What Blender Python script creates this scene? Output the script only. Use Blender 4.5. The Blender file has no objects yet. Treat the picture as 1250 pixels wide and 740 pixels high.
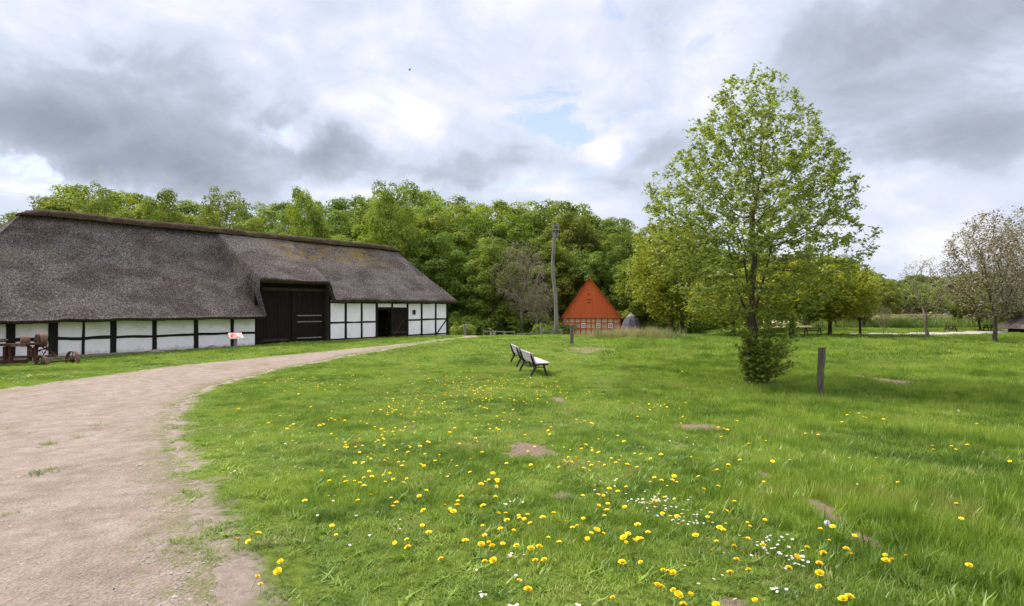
import bpy, bmesh, math, random
import numpy as np
from mathutils import Vector, Matrix, noise
from mathutils.geometry import delaunay_2d_cdt

random.seed(7)
RS = np.random.RandomState(11)
R = math.radians
S = bpy.context.scene
COL = S.collection

# ------------------------------------------------------------------ camera
F = 700.0           # focal length in pixels of the 1250 px wide photograph
HY = 375.0          # row of the horizon
EYE = 1.6
cam = bpy.data.cameras.new('camera')
camo = bpy.data.objects.new('camera', cam)
COL.objects.link(camo)
camo.location = (0, 0, EYE)
camo.rotation_euler = (R(90), 0, 0)
cam.sensor_width = 36
cam.lens = F / 1250 * 36
cam.shift_y = 5 / 1250
cam.clip_start = 0.1
cam.clip_end = 6000
S.camera = camo

# ------------------------------------------------------------------ light
SUN_AZ, SUN_EL = R(-62), R(52)
SUN_STRENGTH = 3.3
EXPOSURE = 0.76
sl = bpy.data.lights.new('sun', 'SUN')
sl.energy = SUN_STRENGTH
sl.angle = R(13)
sl.color = (1.0, 0.96, 0.88)
so = bpy.data.objects.new('sun', sl)
COL.objects.link(so)
sd = Vector((math.sin(SUN_AZ) * math.cos(SUN_EL), math.cos(SUN_AZ) * math.cos(SUN_EL), math.sin(SUN_EL)))
so.rotation_euler = sd.to_track_quat('Z', 'Y').to_euler()

S.view_settings.view_transform = 'Standard'
S.view_settings.look = 'None'
S.view_settings.exposure = EXPOSURE
S.view_settings.gamma = 1
S.view_settings.use_curve_mapping = False
S.render.engine = 'CYCLES'
S.cycles.max_bounces = 6
S.cycles.diffuse_bounces = 3
S.cycles.glossy_bounces = 2
S.cycles.transmission_bounces = 4
S.cycles.transparent_max_bounces = 6
S.cycles.caustics_reflective = False
S.cycles.caustics_refractive = False


class NT:
    """tiny helper for node trees"""
    def __init__(s, tree):
        s.t = tree; s.n = tree.nodes; s.l = tree.links

    def node(s, kind, **kw):
        x = s.n.new(kind)
        for k, v in kw.items():
            setattr(x, k, v)
        return x

    def put(s, sock, v):
        if isinstance(v, bpy.types.NodeSocket):
            s.l.new(v, sock)
        elif v is not None:
            if sock.type == 'RGBA' and len(v) == 3:
                v = (*v, 1)
            sock.default_value = v

    def math(s, op, a, b=None, c=None, clamp=False):
        x = s.node('ShaderNodeMath', operation=op, use_clamp=clamp)
        s.put(x.inputs[0], a)
        if b is not None: s.put(x.inputs[1], b)
        if c is not None: s.put(x.inputs[2], c)
        return x.outputs[0]

    def vec(s, op, a, b=None):
        x = s.node('ShaderNodeVectorMath', operation=op)
        s.put(x.inputs[0], a)
        if b is not None: s.put(x.inputs[1], b)
        return x.outputs['Value'] if op in ('DOT_PRODUCT', 'LENGTH') else x.outputs['Vector']

    def noise(s, vec, scale, detail=4, rough=.55, dist=0, col=False):
        x = s.node('ShaderNodeTexNoise')
        if vec is not None: s.put(x.inputs['Vector'], vec)
        x.inputs['Scale'].default_value = scale
        x.inputs['Detail'].default_value = detail
        x.inputs['Roughness'].default_value = rough
        x.inputs['Distortion'].default_value = dist
        return x.outputs['Color' if col else 'Fac']

    def ramp(s, fac, stops, interp='LINEAR'):
        x = s.node('ShaderNodeValToRGB')
        e = x.color_ramp.elements
        x.color_ramp.interpolation = interp
        while len(e) < len(stops): e.new(.5)
        for k, (p, c) in enumerate(stops):
            e[k].position = p
            e[k].color = (*c, 1) if len(c) == 3 else c
        s.put(x.inputs[0], fac)
        return x.outputs[0]

    def mix(s, fac, a, b, blend='MIX'):
        x = s.node('ShaderNodeMix', data_type='RGBA', blend_type=blend)
        s.put(x.inputs[0], fac); s.put(x.inputs[6], a); s.put(x.inputs[7], b)
        return x.outputs[2]

    def sstep(s, v, a, b, lo=0., hi=1.):
        x = s.node('ShaderNodeMapRange', interpolation_type='SMOOTHSTEP')
        s.put(x.inputs[0], v)
        x.inputs[1].default_value = a; x.inputs[2].default_value = b
        x.inputs[3].default_value = lo; x.inputs[4].default_value = hi
        return x.outputs[0]

    def mapping(s, v, scale=(1, 1, 1), rot=(0, 0, 0)):
        x = s.node('ShaderNodeMapping')
        s.put(x.inputs[0], v)
        x.inputs['Scale'].default_value = scale
        x.inputs['Rotation'].default_value = rot
        return x.outputs[0]


# ------------------------------------------------------------------ world
W = bpy.data.worlds.new('World')
S.world = W
W.use_nodes = True
t = NT(W.node_tree)
t.n.clear()
sky = t.node('ShaderNodeTexSky', sky_type='NISHITA')
sky.sun_disc = False
sky.sun_elevation = SUN_EL
sky.sun_rotation = SUN_AZ
sky.dust_density = 1.0
tc = t.node('ShaderNodeTexCoord')
D0 = t.vec('NORMALIZE', tc.outputs['Generated'])


def pdir(px, py):
    return Vector(((px - 625) / F, 1, (HY - py) / F)).normalized()


wn = t.noise(D0, 5.0, 6, .6, .3, col=True)
wn = t.vec('SUBTRACT', wn, (.5, .5, .5))
D = t.vec('ADD', D0, t.vec('MULTIPLY', wn, (.22, .22, .16)))


def blobs(lst, amp=1.0):
    tot = None
    for (px, py, rx, ry, a) in lst:
        v = t.vec('SUBTRACT', D, tuple(pdir(px, py)))
        v = t.vec('MULTIPLY', v, (F / rx, F / max(rx, ry), F / ry))
        q = t.vec('DOT_PRODUCT', v, v)
        g = t.math('EXPONENT', t.math('MULTIPLY', q, -1.0))
        g = t.math('MULTIPLY', g, a * amp)
        tot = g if tot is None else t.math('ADD', tot, g)
    return tot


shape = blobs([
    (120, 150, 150, 50, -.36), (10, 175, 110, 40, -.26), (230, 205, 150, 28, -.34), (255, 130, 60, 28, -.20),
    (402, 182, 46, 27, -.50), (590, 200, 95, 32, -.34), (525, 215, 60, 22, -.12),
    (1160, 12, 125, 38, -.42), (1140, 135, 130, 52, -.36), (1235, 165, 90, 40, -.30), (1000, 60, 50, 30, -.06),
    (775, 205, 70, 26, -.26), (650, 190, 40, 22, -.15), (200, 90, 80, 30, -.10), (1210, 265, 60, 20, -.10),
    (50, 18, 62, 30, .42), (330, 168, 48, 12, .38), (735, 180, 30, 18, .55), (845, 150, 60, 40, .10),
    (430, 236, 60, 10, .30), (40, 235, 90, 16, .24), (560, 120, 110, 40, .14), (850, 60, 160, 50, .08),
    (1090, 215, 60, 12, .18), (1100, 60, 40, 12, .14), (640, 232, 100, 10, .16), (1120, 290, 90, 26, .16),
    (440, 60, 120, 40, .05), (190, 240, 100, 8, .12)], .82)
# coordinates on a cloud layer: clouds get smaller and flatter towards the horizon
sp = t.node('ShaderNodeSeparateXYZ'); t.put(sp.inputs[0], D0)
zz = t.math('ADD', t.math('MAXIMUM', sp.outputs[2], 0.0), .22)
cb = t.node('ShaderNodeCombineXYZ')
t.put(cb.inputs[0], t.math('DIVIDE', sp.outputs[0], zz))
t.put(cb.inputs[1], t.math('DIVIDE', sp.outputs[1], zz))
n1 = t.noise(cb.outputs[0], 1.1, 9, .56, .5)
n2 = t.noise(t.mapping(D0, (1, 1, 1.6)), 6.0, 9, .55, .25)
val = t.math('ADD', .70, t.math('MULTIPLY', t.math('SUBTRACT', n1, .5), .50))
val = t.math('ADD', val, t.math('MULTIPLY', t.math('SUBTRACT', n2, .5), .72))
n3 = t.noise(t.mapping(D0, (1, 1, 1.9)), 3.4, 10, .58, 1.1)
val = t.math('ADD', val, t.math('MULTIPLY', t.math('SUBTRACT', n3, .5), .75))
val = t.math('ADD', val, shape)
val = t.math('ADD', val, .03)
K = 5.85    # clouds in the units of the sky texture; the background strength below scales both
cloud = t.ramp(val, [(0.05, (.33, .375, .46)), (.34, (.47, .52, .62)), (.50, (.58, .64, .77)), (.60, (.70, .77, .92)),
                     (.72, (.78, .84, 1.0)), (.86, (.95, .96, 1.03)), (1.0, (1.10, 1.10, 1.12))])
cloud = t.vec('MULTIPLY', cloud, (K, K, K))
hole = blobs([(688, 142, 55, 24, 1.0), (640, 150, 40, 14, .6), (705, 112, 30, 10, .4), (322, 160, 16, 9, 1.3), (960, 95, 40, 14, .6), (500, 140, 30, 10, .45), (800, 160, 40, 14, .35),
              (438, 160, 10, 7, .5), (640, 75, 60, 40, .35), (720, 160, 60, 10, .5), (960, 380, 20, 5, .1)])
hn = t.noise(t.mapping(D0, (1, 1, 2.2)), 9.0, 9, .7, .8)
hole = t.sstep(t.math('ADD', hole, t.math('MULTIPLY', t.math('SUBTRACT', hn, .5), 2.6)), .55, 1.15, 0, .8)
thin = t.noise(t.mapping(D0, (1, 1, 2.6)), 4.3, 9, .68, .9)
hole = t.math('MAXIMUM', hole, t.math('MULTIPLY', t.sstep(thin, .57, .68, 0, .38), t.sstep(val, .5, .62)))
blue = t.vec('MULTIPLY', sky.outputs[0], (1.45, 1.32, 1.6))
skyc = t.mix(hole, cloud, blue)
# the cloud deck is brighter high up, above what the photograph shows
up = t.sstep(sp.outputs[2], .50, .85, 1.0, 2.6)
mulv = t.node('ShaderNodeCombineXYZ')
for k in range(3): t.put(mulv.inputs[k], up)
skyc = t.vec('MULTIPLY', skyc, mulv.outputs[0])
bg = t.node('ShaderNodeBackground')
t.put(bg.inputs[0], skyc)
bg.inputs[1].default_value = 0.10
wo = t.node('ShaderNodeOutputWorld')
t.l.new(bg.outputs[0], wo.inputs[0])


# ------------------------------------------------------------------ terrain
def sm(x, a, b):
    x = min(1, max(0, (x - a) / (b - a)))
    return x * x * (3 - 2 * x)


def ga(x, y, cx, cy, sx, sy):
    return math.exp(-((x - cx) / sx) ** 2 - ((y - cy) / sy) ** 2)


def height(x, y):
    r = math.hypot(x, y)
    z = -.66 * sm(r, 1.5, 17)
    z += .17 * ga(x, y, 5, 36, 13, 10)
    z -= .16 * ga(x, y, -21, 25, 7, 5)
    left = 1 - sm(x, 17, 30)
    z -= 1.15 * sm(y, 43, 58) * left
    hill = sm(y, 92, 170) * (1 - sm(x, 30, 90))
    z += 9 * hill
    z += 2 * sm(math.hypot(x * .7, y), 170, 320)
    z += 2.5 * ga(x, y, 190, 300, 90, 60)
    near = max(0, 1 - r / 60)
    if r < 120:
        z += .045 * (noise.noise(Vector((x * .35, y * .35, 3.1)))) + .02 * near * noise.noise(Vector((x * 1.3, y * 1.3, 9)))
    return z


def at(px, py):
    """where the sight line through a point of the photograph meets the ground"""
    u = (px - 625) / F; v = (HY - py) / F
    lo = 1.5
    y = lo
    prev = lo
    while y < 400:
        if EYE + v * y < height(u * y, y):
            a, b = prev, y
            for _ in range(20):
                m = (a + b) / 2
                if EYE + v * m < height(u * m, m): b = m
                else: a = m
            y = b
            return Vector((u * y, y, height(u * y, y)))
        prev = y
        y *= 1.02
    return Vector((u * 400, 400, height(u * 400, 400)))


def onground(px, Y):
    x = (px - 625) / F * Y
    return Vector((x, Y, height(x, Y)))


# ------------------------------------------------------------------ object helpers
def tag(o, label=None, cat=None, group=None, kind=None):
    if label: o['label'] = label
    if cat: o['category'] = cat
    if group: o['group'] = group
    if kind: o['kind'] = kind
    return o


def mesh_obj(name, verts, faces, mat, parent=None, smooth=False, mats=None, midx=None, attr=None):
    me = bpy.data.meshes.new(name)
    me.from_pydata([tuple(v) for v in verts] if not isinstance(verts, np.ndarray) else verts.tolist(), [],
                   faces if not isinstance(faces, np.ndarray) else faces.tolist())
    for m in (mats or [mat]): me.materials.append(m)
    if midx is not None: me.polygons.foreach_set('material_index', np.asarray(midx, dtype=np.int32))
    if smooth: me.polygons.foreach_set('use_smooth', np.ones(len(me.polygons), dtype=bool))
    if attr is not None:
        for k, arr in attr.items():
            a = me.attributes.new(k, 'FLOAT', 'POINT')
            a.data.foreach_set('value', np.asarray(arr, dtype=np.float32))
    me.update()
    o = bpy.data.objects.new(name, me)
    COL.objects.link(o)
    if parent: o.parent = parent
    return o


def empty(name, loc, rz=0):
    o = bpy.data.objects.new(name, None)
    o.empty_display_size = .3
    COL.objects.link(o)
    o.location = loc
    o.rotation_euler = (0, 0, rz)
    return o


def children(o):
    return [c for c in CH.get(o.name, [])]


def copy_tree(o, label=None):
    kids = [c for c in bpy.data.objects if c.parent == o]
    r = o.copy(); COL.objects.link(r)
    if label: r['label'] = label
    for c in kids:
        k = c.copy(); COL.objects.link(k); k.parent = r
        for g in [q for q in bpy.data.objects if q.parent == c]:
            d = g.copy(); COL.objects.link(d); d.parent = k
    return r


class MB:
    """collects shapes and links them as one mesh object"""
    def __init__(s):
        s.v = []; s.f = []

    def add(s, v, f):
        n = len(s.v); s.v += [tuple(p) for p in v]; s.f += [tuple(i + n for i in q) for q in f]
        return s

    def box(s, x0, x1, y0, y1, z0, z1, M=None, jit=0):
        v = [Vector((x, y, z)) for z in (z0, z1) for y in (y0, y1) for x in (x0, x1)]
        if jit: v = [p + Vector([random.uniform(-jit, jit) for _ in range(3)]) for p in v]
        if M: v = [M @ p for p in v]
        return s.add(v, [(0, 2, 3, 1), (4, 5, 7, 6), (0, 1, 5, 4), (2, 6, 7, 3), (0, 4, 6, 2), (1, 3, 7, 5)])

    def bar(s, a, b, w, h, up=Vector((0, 0, 1))):
        a = Vector(a); b = Vector(b)
        d = (b - a).normalized()
        sx = d.cross(up)
        if sx.length < .01: sx = d.cross(Vector((1, 0, 0)))
        sx.normalize(); u = sx.cross(d)
        v = []
        for p in (a, b):
            for (i, j) in ((-1, -1), (1, -1), (1, 1), (-1, 1)):
                v.append(p + sx * w / 2 * i + u * h / 2 * j)
        return s.add(v, [(0, 1, 2, 3), (4, 7, 6, 5), (0, 4, 5, 1), (1, 5, 6, 2), (2, 6, 7, 3), (3, 7, 4, 0)])

    def tube(s, pts, rad, k=8, cap=True):
        pts = [Vector(p) for p in pts]
        n0 = len(s.v)
        rad = rad if hasattr(rad, '__len__') else [rad] * len(pts)
        ref = None
        for i, p in enumerate(pts):
            d = (pts[min(i + 1, len(pts) - 1)] - pts[max(i - 1, 0)])
            d = d.normalized() if d.length > 1e-6 else Vector((0, 0, 1))
            if ref is None:
                ref = d.orthogonal().normalized()
            a = (ref - d * ref.dot(d))
            a = a.normalized() if a.length > 1e-4 else d.orthogonal().normalized()
            ref = a
            b = d.cross(a)
            for j in range(k):
                an = 2 * math.pi * j / k
                s.v.append(tuple(p + (a * math.cos(an) + b * math.sin(an)) * rad[i]))
        for i in range(len(pts) - 1):
            for j in range(k):
                q = n0 + i * k
                s.f.append((q + j, q + (j + 1) % k, q + k + (j + 1) % k, q + k + j))
        if cap:
            s.f.append(tuple(n0 + j for j in reversed(range(k))))
            q = n0 + (len(pts) - 1) * k
            s.f.append(tuple(q + j for j in range(k)))
        return s

    def build(s, name, mat, parent=None, smooth=False, bevel=0):
        o = mesh_obj(name, s.v, s.f, mat, parent, smooth)
        if bevel:
            m = o.modifiers.new('bevel', 'BEVEL'); m.width = bevel; m.segments = 2
            m.limit_method = 'ANGLE'
        return o


# ------------------------------------------------------------------ materials
def newmat(name, rough=.8, spec=.3):
    m = bpy.data.materials.new(name); m.use_nodes = True
    t = NT(m.node_tree)
    b = t.n['Principled BSDF']
    b.inputs['Roughness'].default_value = rough
    b.inputs['Specular IOR Level'].default_value = spec
    return m, t, b


def simple(name, c, c2=None, scale=6, rough=.8, spec=.3, bump=0, bscale=None, stretch=(1, 1, 1), metal=0, obj=True):
    m, t, b = newmat(name, rough, spec)
    co = t.node('ShaderNodeTexCoord').outputs['Object']
    v = t.mapping(co, stretch)
    if c2:
        f = t.noise(v, scale, 6, .65)
        t.put(b.inputs['Base Color'], t.ramp(f, [(.32, c), (.68, c2)]))
    else:
        b.inputs['Base Color'].default_value = (*c, 1)
    b.inputs['Metallic'].default_value = metal
    if bump:
        bn = t.node('ShaderNodeBump'); bn.inputs['Distance'].default_value = bump
        bn.inputs['Strength'].default_value = .8
        t.put(bn.inputs['Height'], t.noise(v, bscale or scale * 3, 5, .6))
        t.l.new(bn.outputs[0], b.inputs['Normal'])
    return m


def leafmat(name, c1, c2, c3, trans=.35, huevar=.03, valvar=.35):
    """thin leaves: per-leaf and per-tree colour variation, light passes through"""
    m = bpy.data.materials.new(name); m.use_nodes = True
    t = NT(m.node_tree); t.n.clear()
    a = t.node('ShaderNodeAttribute', attribute_name='rnd').outputs['Fac']
    col = t.ramp(a, [(0, c1), (.5, c2), (1, c3)])
    oi = t.node('ShaderNodeObjectInfo').outputs['Random']
    hs = t.node('ShaderNodeHueSaturation')
    t.put(hs.inputs['Hue'], t.math('ADD', .5 - huevar, t.math('MULTIPLY', oi, 2 * huevar)))
    o2 = t.math('FRACT', t.math('MULTIPLY', oi, 7.31))
    t.put(hs.inputs['Value'], t.math('ADD', 1 - valvar / 2, t.math('MULTIPLY', o2, valvar)))
    t.put(hs.inputs['Color'], col)
    d = t.node('ShaderNodeBsdfDiffuse'); t.l.new(hs.outputs[0], d.inputs[0])
    tr = t.node('ShaderNodeBsdfTranslucent')
    tcol = t.mix(1.0, hs.outputs[0], (1.0, 1.0, .55), 'MULTIPLY')
    t.put(tr.inputs[0], tcol)
    gl = t.node('ShaderNodeBsdfGlossy'); gl.inputs['Roughness'].default_value = .5
    gl.inputs[0].default_value = (.5, .5, .5, 1)
    mx = t.node('ShaderNodeMixShader'); mx.inputs[0].default_value = trans
    t.l.new(d.outputs[0], mx.inputs[1]); t.l.new(tr.outputs[0], mx.inputs[2])
    mg = t.node('ShaderNodeMixShader'); mg.inputs[0].default_value = .04
    t.l.new(mx.outputs[0], mg.inputs[1]); t.l.new(gl.outputs[0], mg.inputs[2])
    o = t.node('ShaderNodeOutputMaterial'); t.l.new(mg.outputs[0], o.inputs[0])
    return m


M = {}
M['bark'] = simple('bark', (.055, .042, .032), (.13, .10, .075), 9, .95, .1, .02, stretch=(1, 1, .25))
M['bark_pale'] = simple('pale_bark', (.12, .10, .085), (.25, .21, .18), 9, .95, .1, .02, stretch=(1, 1, .25))
M['timber'] = simple('tarred_timber', (.008, .007, .007), (.022, .018, .016), 7, .85, .2, .01, stretch=(1, 1, .3))
M['doorwood'] = simple('old_door_wood', (.006, .004, .0035), (.028, .017, .013), 5, .9, .15, .008, stretch=(6, 1, .35))
M['greywood'] = simple('weathered_grey_wood', (.13, .115, .10), (.30, .275, .25), 8, .9, .15, .012, stretch=(2, 2, .25))
M['postwood'] = simple('post_wood', (.055, .045, .036), (.17, .14, .11), 8, .95, .15, .014, stretch=(3, 3, .3))
M['polewood'] = simple('pole_wood', (.12, .105, .095), (.27, .245, .22), 4, .9, .1, .02, stretch=(2, 2, .18))
M['benchwood'] = simple('bleached_bench_wood', (.34, .29, .33), (.52, .46, .49), 10, .75, .2, .004, stretch=(2, 2, .3))
M['iron'] = simple('dark_iron', (.012, .014, .020), (.025, .027, .035), 10, .5, .4)
M['rust'] = simple('rusty_iron', (.025, .012, .009), (.10, .042, .028), 9, .9, .2, .01)
M['rust2'] = simple('pale_rusty_iron', (.085, .042, .030), (.19, .10, .075), 9, .9, .2, .01)
M['stone'] = simple('field_stone', (.16, .14, .12), (.34, .30, .27), 5, .9, .2, .02)
M['red'] = simple('red_boards', (.52, .088, .028), (.68, .145, .045), 3, .75, .2, .006, bscale=9, stretch=(9, 1, .2))
M['redbeam'] = simple('red_beam', (.48, .075, .035), (.60, .11, .05), 5, .7, .2)
M['redtile'] = simple('red_tile', (.26, .06, .03), (.42, .10, .05), 4, .8, .2)
M['white'] = simple('white_paint', (.74, .74, .72), (.82, .82, .80), 5, .6, .3)
M['glass'] = simple('dark_glass', (.02, .03, .035), None, rough=.1, spec=.6)
M['slate'] = simple('grey_roof', (.055, .05, .058), (.12, .11, .125), 5, .9, .2, .02)
M['tan'] = simple('tan_clay', (.34, .25, .16), (.50, .38, .25), 5, .9, .2, .01)
M['darkwood'] = simple('dark_brown_wood', (.030, .020, .016), (.07, .050, .040), 5, .85, .2)  # plain dark brown wood for frames, battens, slits and tables
M['rubber'] = simple('tyre_rubber', (.015, .015, .016), None, rough=.9)
M['yellow'] = simple('yellow_petals', (.80, .50, .006), (.90, .64, .015), 40, .8, .2)
M['petal'] = simple('white_petals', (.62, .60, .60), None, rough=.8)
M['stemgreen'] = simple('flower_stem', (.16, .24, .05), None, rough=.7)
M['signpost'] = simple('grey_metal_post', (.20, .19, .22), None, rough=.5)

# plaster, slightly stained
m, t, b = newmat('white_limewash', .9, .1)
co = t.node('ShaderNodeTexCoord').outputs['Object']
st = t.noise(co, 1.3, 6, .7)
st2 = t.noise(t.mapping(co, (5, 5, .6)), 1.0, 5, .6)
c = t.mix(t.sstep(st, .45, .75), (.90, .84, .88), (.78, .73, .74))
c = t.mix(t.sstep(st2, .58, .8, 0, .45), c, (.55, .50, .42))
sz_ = t.node('ShaderNodeSeparateXYZ'); t.put(sz_.inputs[0], co)
spl = t.math('ADD', t.sstep(sz_.outputs[2], -.72, -.30, 1, 0), t.math('MULTIPLY', t.math('SUBTRACT', st2, .5), 1.6))
c = t.mix(t.sstep(spl, .35, .95, 0, .55), c, (.42, .36, .28))
toptint = t.math('MULTIPLY', t.sstep(sz_.outputs[0], -9.4, -9.8), t.sstep(t.math('ADD', sz_.outputs[2], t.math('MULTIPLY', t.math('SUBTRACT', st, .5), .9)), .42, .75))
c = t.mix(t.math('MULTIPLY', toptint, .38), c, (.42, .43, .18))  # yellow-green tint towards the top of the left panels
crk = t.sstep(t.math('ABSOLUTE', t.math('SUBTRACT', t.noise(co, 2.2, 6, .55, .6), .5)), .0, .006, .35, 0)
c = t.mix(crk, c, (.40, .37, .34))
t.put(b.inputs['Base Color'], c)
bn = t.node('ShaderNodeBump'); bn.inputs['Distance'].default_value = .012
t.put(bn.inputs['Height'], t.noise(co, 6, 5, .6)); t.l.new(bn.outputs[0], b.inputs['Normal'])
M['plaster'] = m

# yellow brick infill
m, t, b = newmat('yellow_brick_infill', .9, .1)
co = t.node('ShaderNodeTexCoord').outputs['Object']
br = t.node('ShaderNodeTexBrick')
t.put(br.inputs['Vector'], t.mapping(co, (1, 1, 1), (R(90), 0, 0)))
br.inputs['Color1'].default_value = (.66, .50, .28, 1); br.inputs['Color2'].default_value = (.54, .38, .22, 1)
br.inputs['Mortar'].default_value = (.55, .50, .42, 1); br.inputs['Scale'].default_value = 3.8
t.l.new(br.outputs[0], b.inputs['Base Color'])
M['brick'] = m

# thatch
m, t, b = newmat('grey_thatch', .97, .05)
co = t.node('ShaderNodeTexCoord').outputs['Object']
fib = t.noise(t.mapping(co, (17, 9, 10)), 1.0, 6, .85, .5)
fib2 = t.noise(t.mapping(co, (7, 5, 5)), 1.0, 4, .65)
big = t.noise(t.mapping(co, (1, 1.4, 1.4)), .55, 5, .6)
layer = t.noise(t.mapping(co, (.35, 2.2, 2.6)), 1.0, 3, .6)
c = t.ramp(fib, [(.35, (.015, .012, .010)), (.465, (.068, .055, .049)), (.55, (.155, .130, .118)), (.67, (.35, .31, .29))])
c = t.mix(t.sstep(big, .42, .60, 0, .85), c, t.mix(1.0, c, (.60, .55, .56), 'MULTIPLY'))
c = t.mix(t.sstep(t.noise(t.mapping(co, (2.2, .5, .6)), 1.0, 5, .7), .52, .66, 0, .7), c, t.mix(1.0, c, (1.25, 1.22, 1.25), 'MULTIPLY'))
c = t.mix(t.sstep(layer, .5, .72, 0, .5), c, t.mix(1.0, c, (1.35, 1.3, 1.25), 'MULTIPLY'))
# moss on the upper slope, right of the door
sx = t.node('ShaderNodeSeparateXYZ'); t.put(sx.inputs[0], co)
mossn = t.noise(t.mapping(co, (1, 1.3, 1.3)), 1.5, 6, .7)
def band(v, a, b_, c_, d_):
    return t.math('MULTIPLY', t.sstep(v, a, b_), t.sstep(v, c_, d_, 1, 0))
mreg = t.math('MULTIPLY', band(sx.outputs[0], -8, -4.5, .5, 4.5), band(sx.outputs[2], 4.2, 5.2, 6.8, 7.6))
mreg2 = t.math('MULTIPLY', mreg, t.sstep(mossn, .43, .60))
mfine = t.sstep(fib2, .38, .62, .3, 1)
c = t.mix(t.math('MULTIPLY', mreg2, mfine), c, (.20, .135, .035))
c = t.mix(t.math('MULTIPLY', t.sstep(t.noise(co, .8, 5, .6), .55, .70, 0, .6), mfine), c, (.105, .10, .05))
t.put(b.inputs['Base Color'], c)
bn = t.node('ShaderNodeBump'); bn.inputs['Distance'].default_value = .05; bn.inputs['Strength'].default_value = 1
t.put(bn.inputs['Height'], t.math('ADD', fib, t.math('MULTIPLY', fib2, .8)))
t.l.new(bn.outputs[0], b.inputs['Normal'])
M['thatch'] = m

m, t, b = newmat('ridge_heather', .97, .05)
co = t.node('ShaderNodeTexCoord').outputs['Object']
f1 = t.noise(t.mapping(co, (22, 22, 22)), 1.0, 5, .75)
f2 = t.noise(co, 1.2, 5, .65)
c = t.ramp(f1, [(.3, (.020, .013, .009)), (.55, (.075, .048, .033)), (.75, (.17, .12, .085))])
c = t.mix(t.sstep(f2, .48, .66, 0, .75), c, (.11, .105, .035))
t.put(b.inputs['Base Color'], c)
bn = t.node('ShaderNodeBump'); bn.inputs['Distance'].default_value = .06
t.put(bn.inputs['Height'], f1); t.l.new(bn.outputs[0], b.inputs['Normal'])
M['ridge'] = m

# leaves
M['leaf_maple'] = leafmat('maple_leaves', (.17, .215, .033), (.25, .305, .052), (.37, .42, .11), .47, 0, 0)
M['leaf_bush'] = leafmat('shoot_leaves', (.16, .21, .026), (.26, .32, .042), (.38, .43, .08), .46, 0, 0)
M['leaf_dense'] = leafmat('dense_leaves', (.09, .135, .014), (.20, .26, .026), (.33, .39, .05), .46, .018, .45)
M['leaf_light'] = leafmat('light_leaves', (.12, .165, .022), (.18, .235, .034), (.26, .32, .055), .38, .02, .35)
M['leaf_yellow'] = leafmat('yellow_green_leaves', (.21, .235, .02), (.31, .33, .032), (.45, .45, .06), .45, .012, .2)
M['leaf_pink'] = leafmat('pinkish_buds', (.16, .14, .09), (.25, .21, .15), (.36, .30, .22), .3, .01, .1)
M['leaf_olive'] = leafmat('olive_leaves', (.15, .165, .03), (.21, .23, .045), (.29, .31, .07), .38, .01, .1)
M['twig'] = simple('bare_twigs', (.13, .105, .085), (.24, .195, .16), 9, .95, .1)
M['leaf_far'] = leafmat('far_leaves', (.10, .135, .022), (.15, .195, .032), (.21, .255, .05), .34, .0, .0)


# ------------------------------------------------------------------ ground
def ell(px, py, rx, ry, rot=0):
    """a worn spot on the ground: centre and world half sizes from its outline in the photograph"""
    c = at(px, py); a = at(px + rx, py); bb = at(px, py + ry); d = at(px, py - ry)
    return (c.x, c.y, max(.05, abs(a.x - c.x)), max(.08, abs(d.y - bb.y) / 2))


SPOTS = [ell(643, 550, 26, 11) + (1.0,), ell(850, 524, 27, 6) + (1.0,), ell(822, 543, 18, 5) + (.55,), ell(775, 530, 12, 8) + (.5,),
         ell(1000, 622, 17, 14) + (1.0,), ell(1045, 656, 20, 10) + (1.0,), ell(925, 578, 12, 6) + (.7,), ell(1090, 466, 22, 4) + (1.0,),
         ell(1047, 460, 9, 2.5) + (.9,), ell(680, 488, 8, 3) + (.9,), ell(718, 428, 45, 6) + (.45,), ell(960, 600, 22, 14) + (.4,),
         ell(905, 738, 22, 9) + (.8,), ell(690, 608, 14, 7) + (.55,), ell(565, 447, 18, 3) + (.3,), ell(1180, 735, 10, 5) + (.6,)]

PATH_R = [(318, 800), (300, 760), (288, 725), (272, 690), (254, 660), (240, 630), (228, 600), (217, 565), (210, 535), (212, 508), (228, 488),
          (258, 472), (300, 460), (350, 448), (400, 439), (440, 431.5), (470, 426.3), (490, 422.8), (505, 420.3), (520, 418), (540, 415.6), (560, 413.2), (580, 410.8), (600, 409), (616, 407.9)]
PATH_L = [(608, 407.1), (590, 408.2), (570, 410.9), (550, 413.3), (530, 415.8), (510, 418.5), (490, 420.6), (465, 423), (430, 426.3), (380, 431.5), (330, 436), (280, 441.5),
          (220, 447), (150, 456), (80, 466), (30, 473), (-40, 483), (-130, 500)]


def catmull(P, n):
    out = []
    for i in range(len(P) - 1):
        p0 = P[max(i - 1, 0)]; p1 = P[i]; p2 = P[i + 1]; p3 = P[min(i + 2, len(P) - 1)]
        for k in range(n):
            u = k / n
            out.append(.5 * ((2 * p1) + (p2 - p0) * u + (2 * p0 - 5 * p1 + 4 * p2 - p3) * u * u + (3 * p1 - p0 - 3 * p2 + p3) * u ** 3))
    out.append(P[-1])
    return out


wl = [at(*p).to_2d() for p in PATH_L]
wr = [at(*p).to_2d() for p in PATH_R]
wr = [Vector((-.25, -3.0)), Vector((-.85, .6)), Vector((-1.15, 1.8))] + [p for p in wr if p.y > 2.5]
wl = wl + [Vector((-19, 10)), Vector((-19, -3.0))]
OUT = catmull(wr, 8) + catmull(wl, 8)
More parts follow.
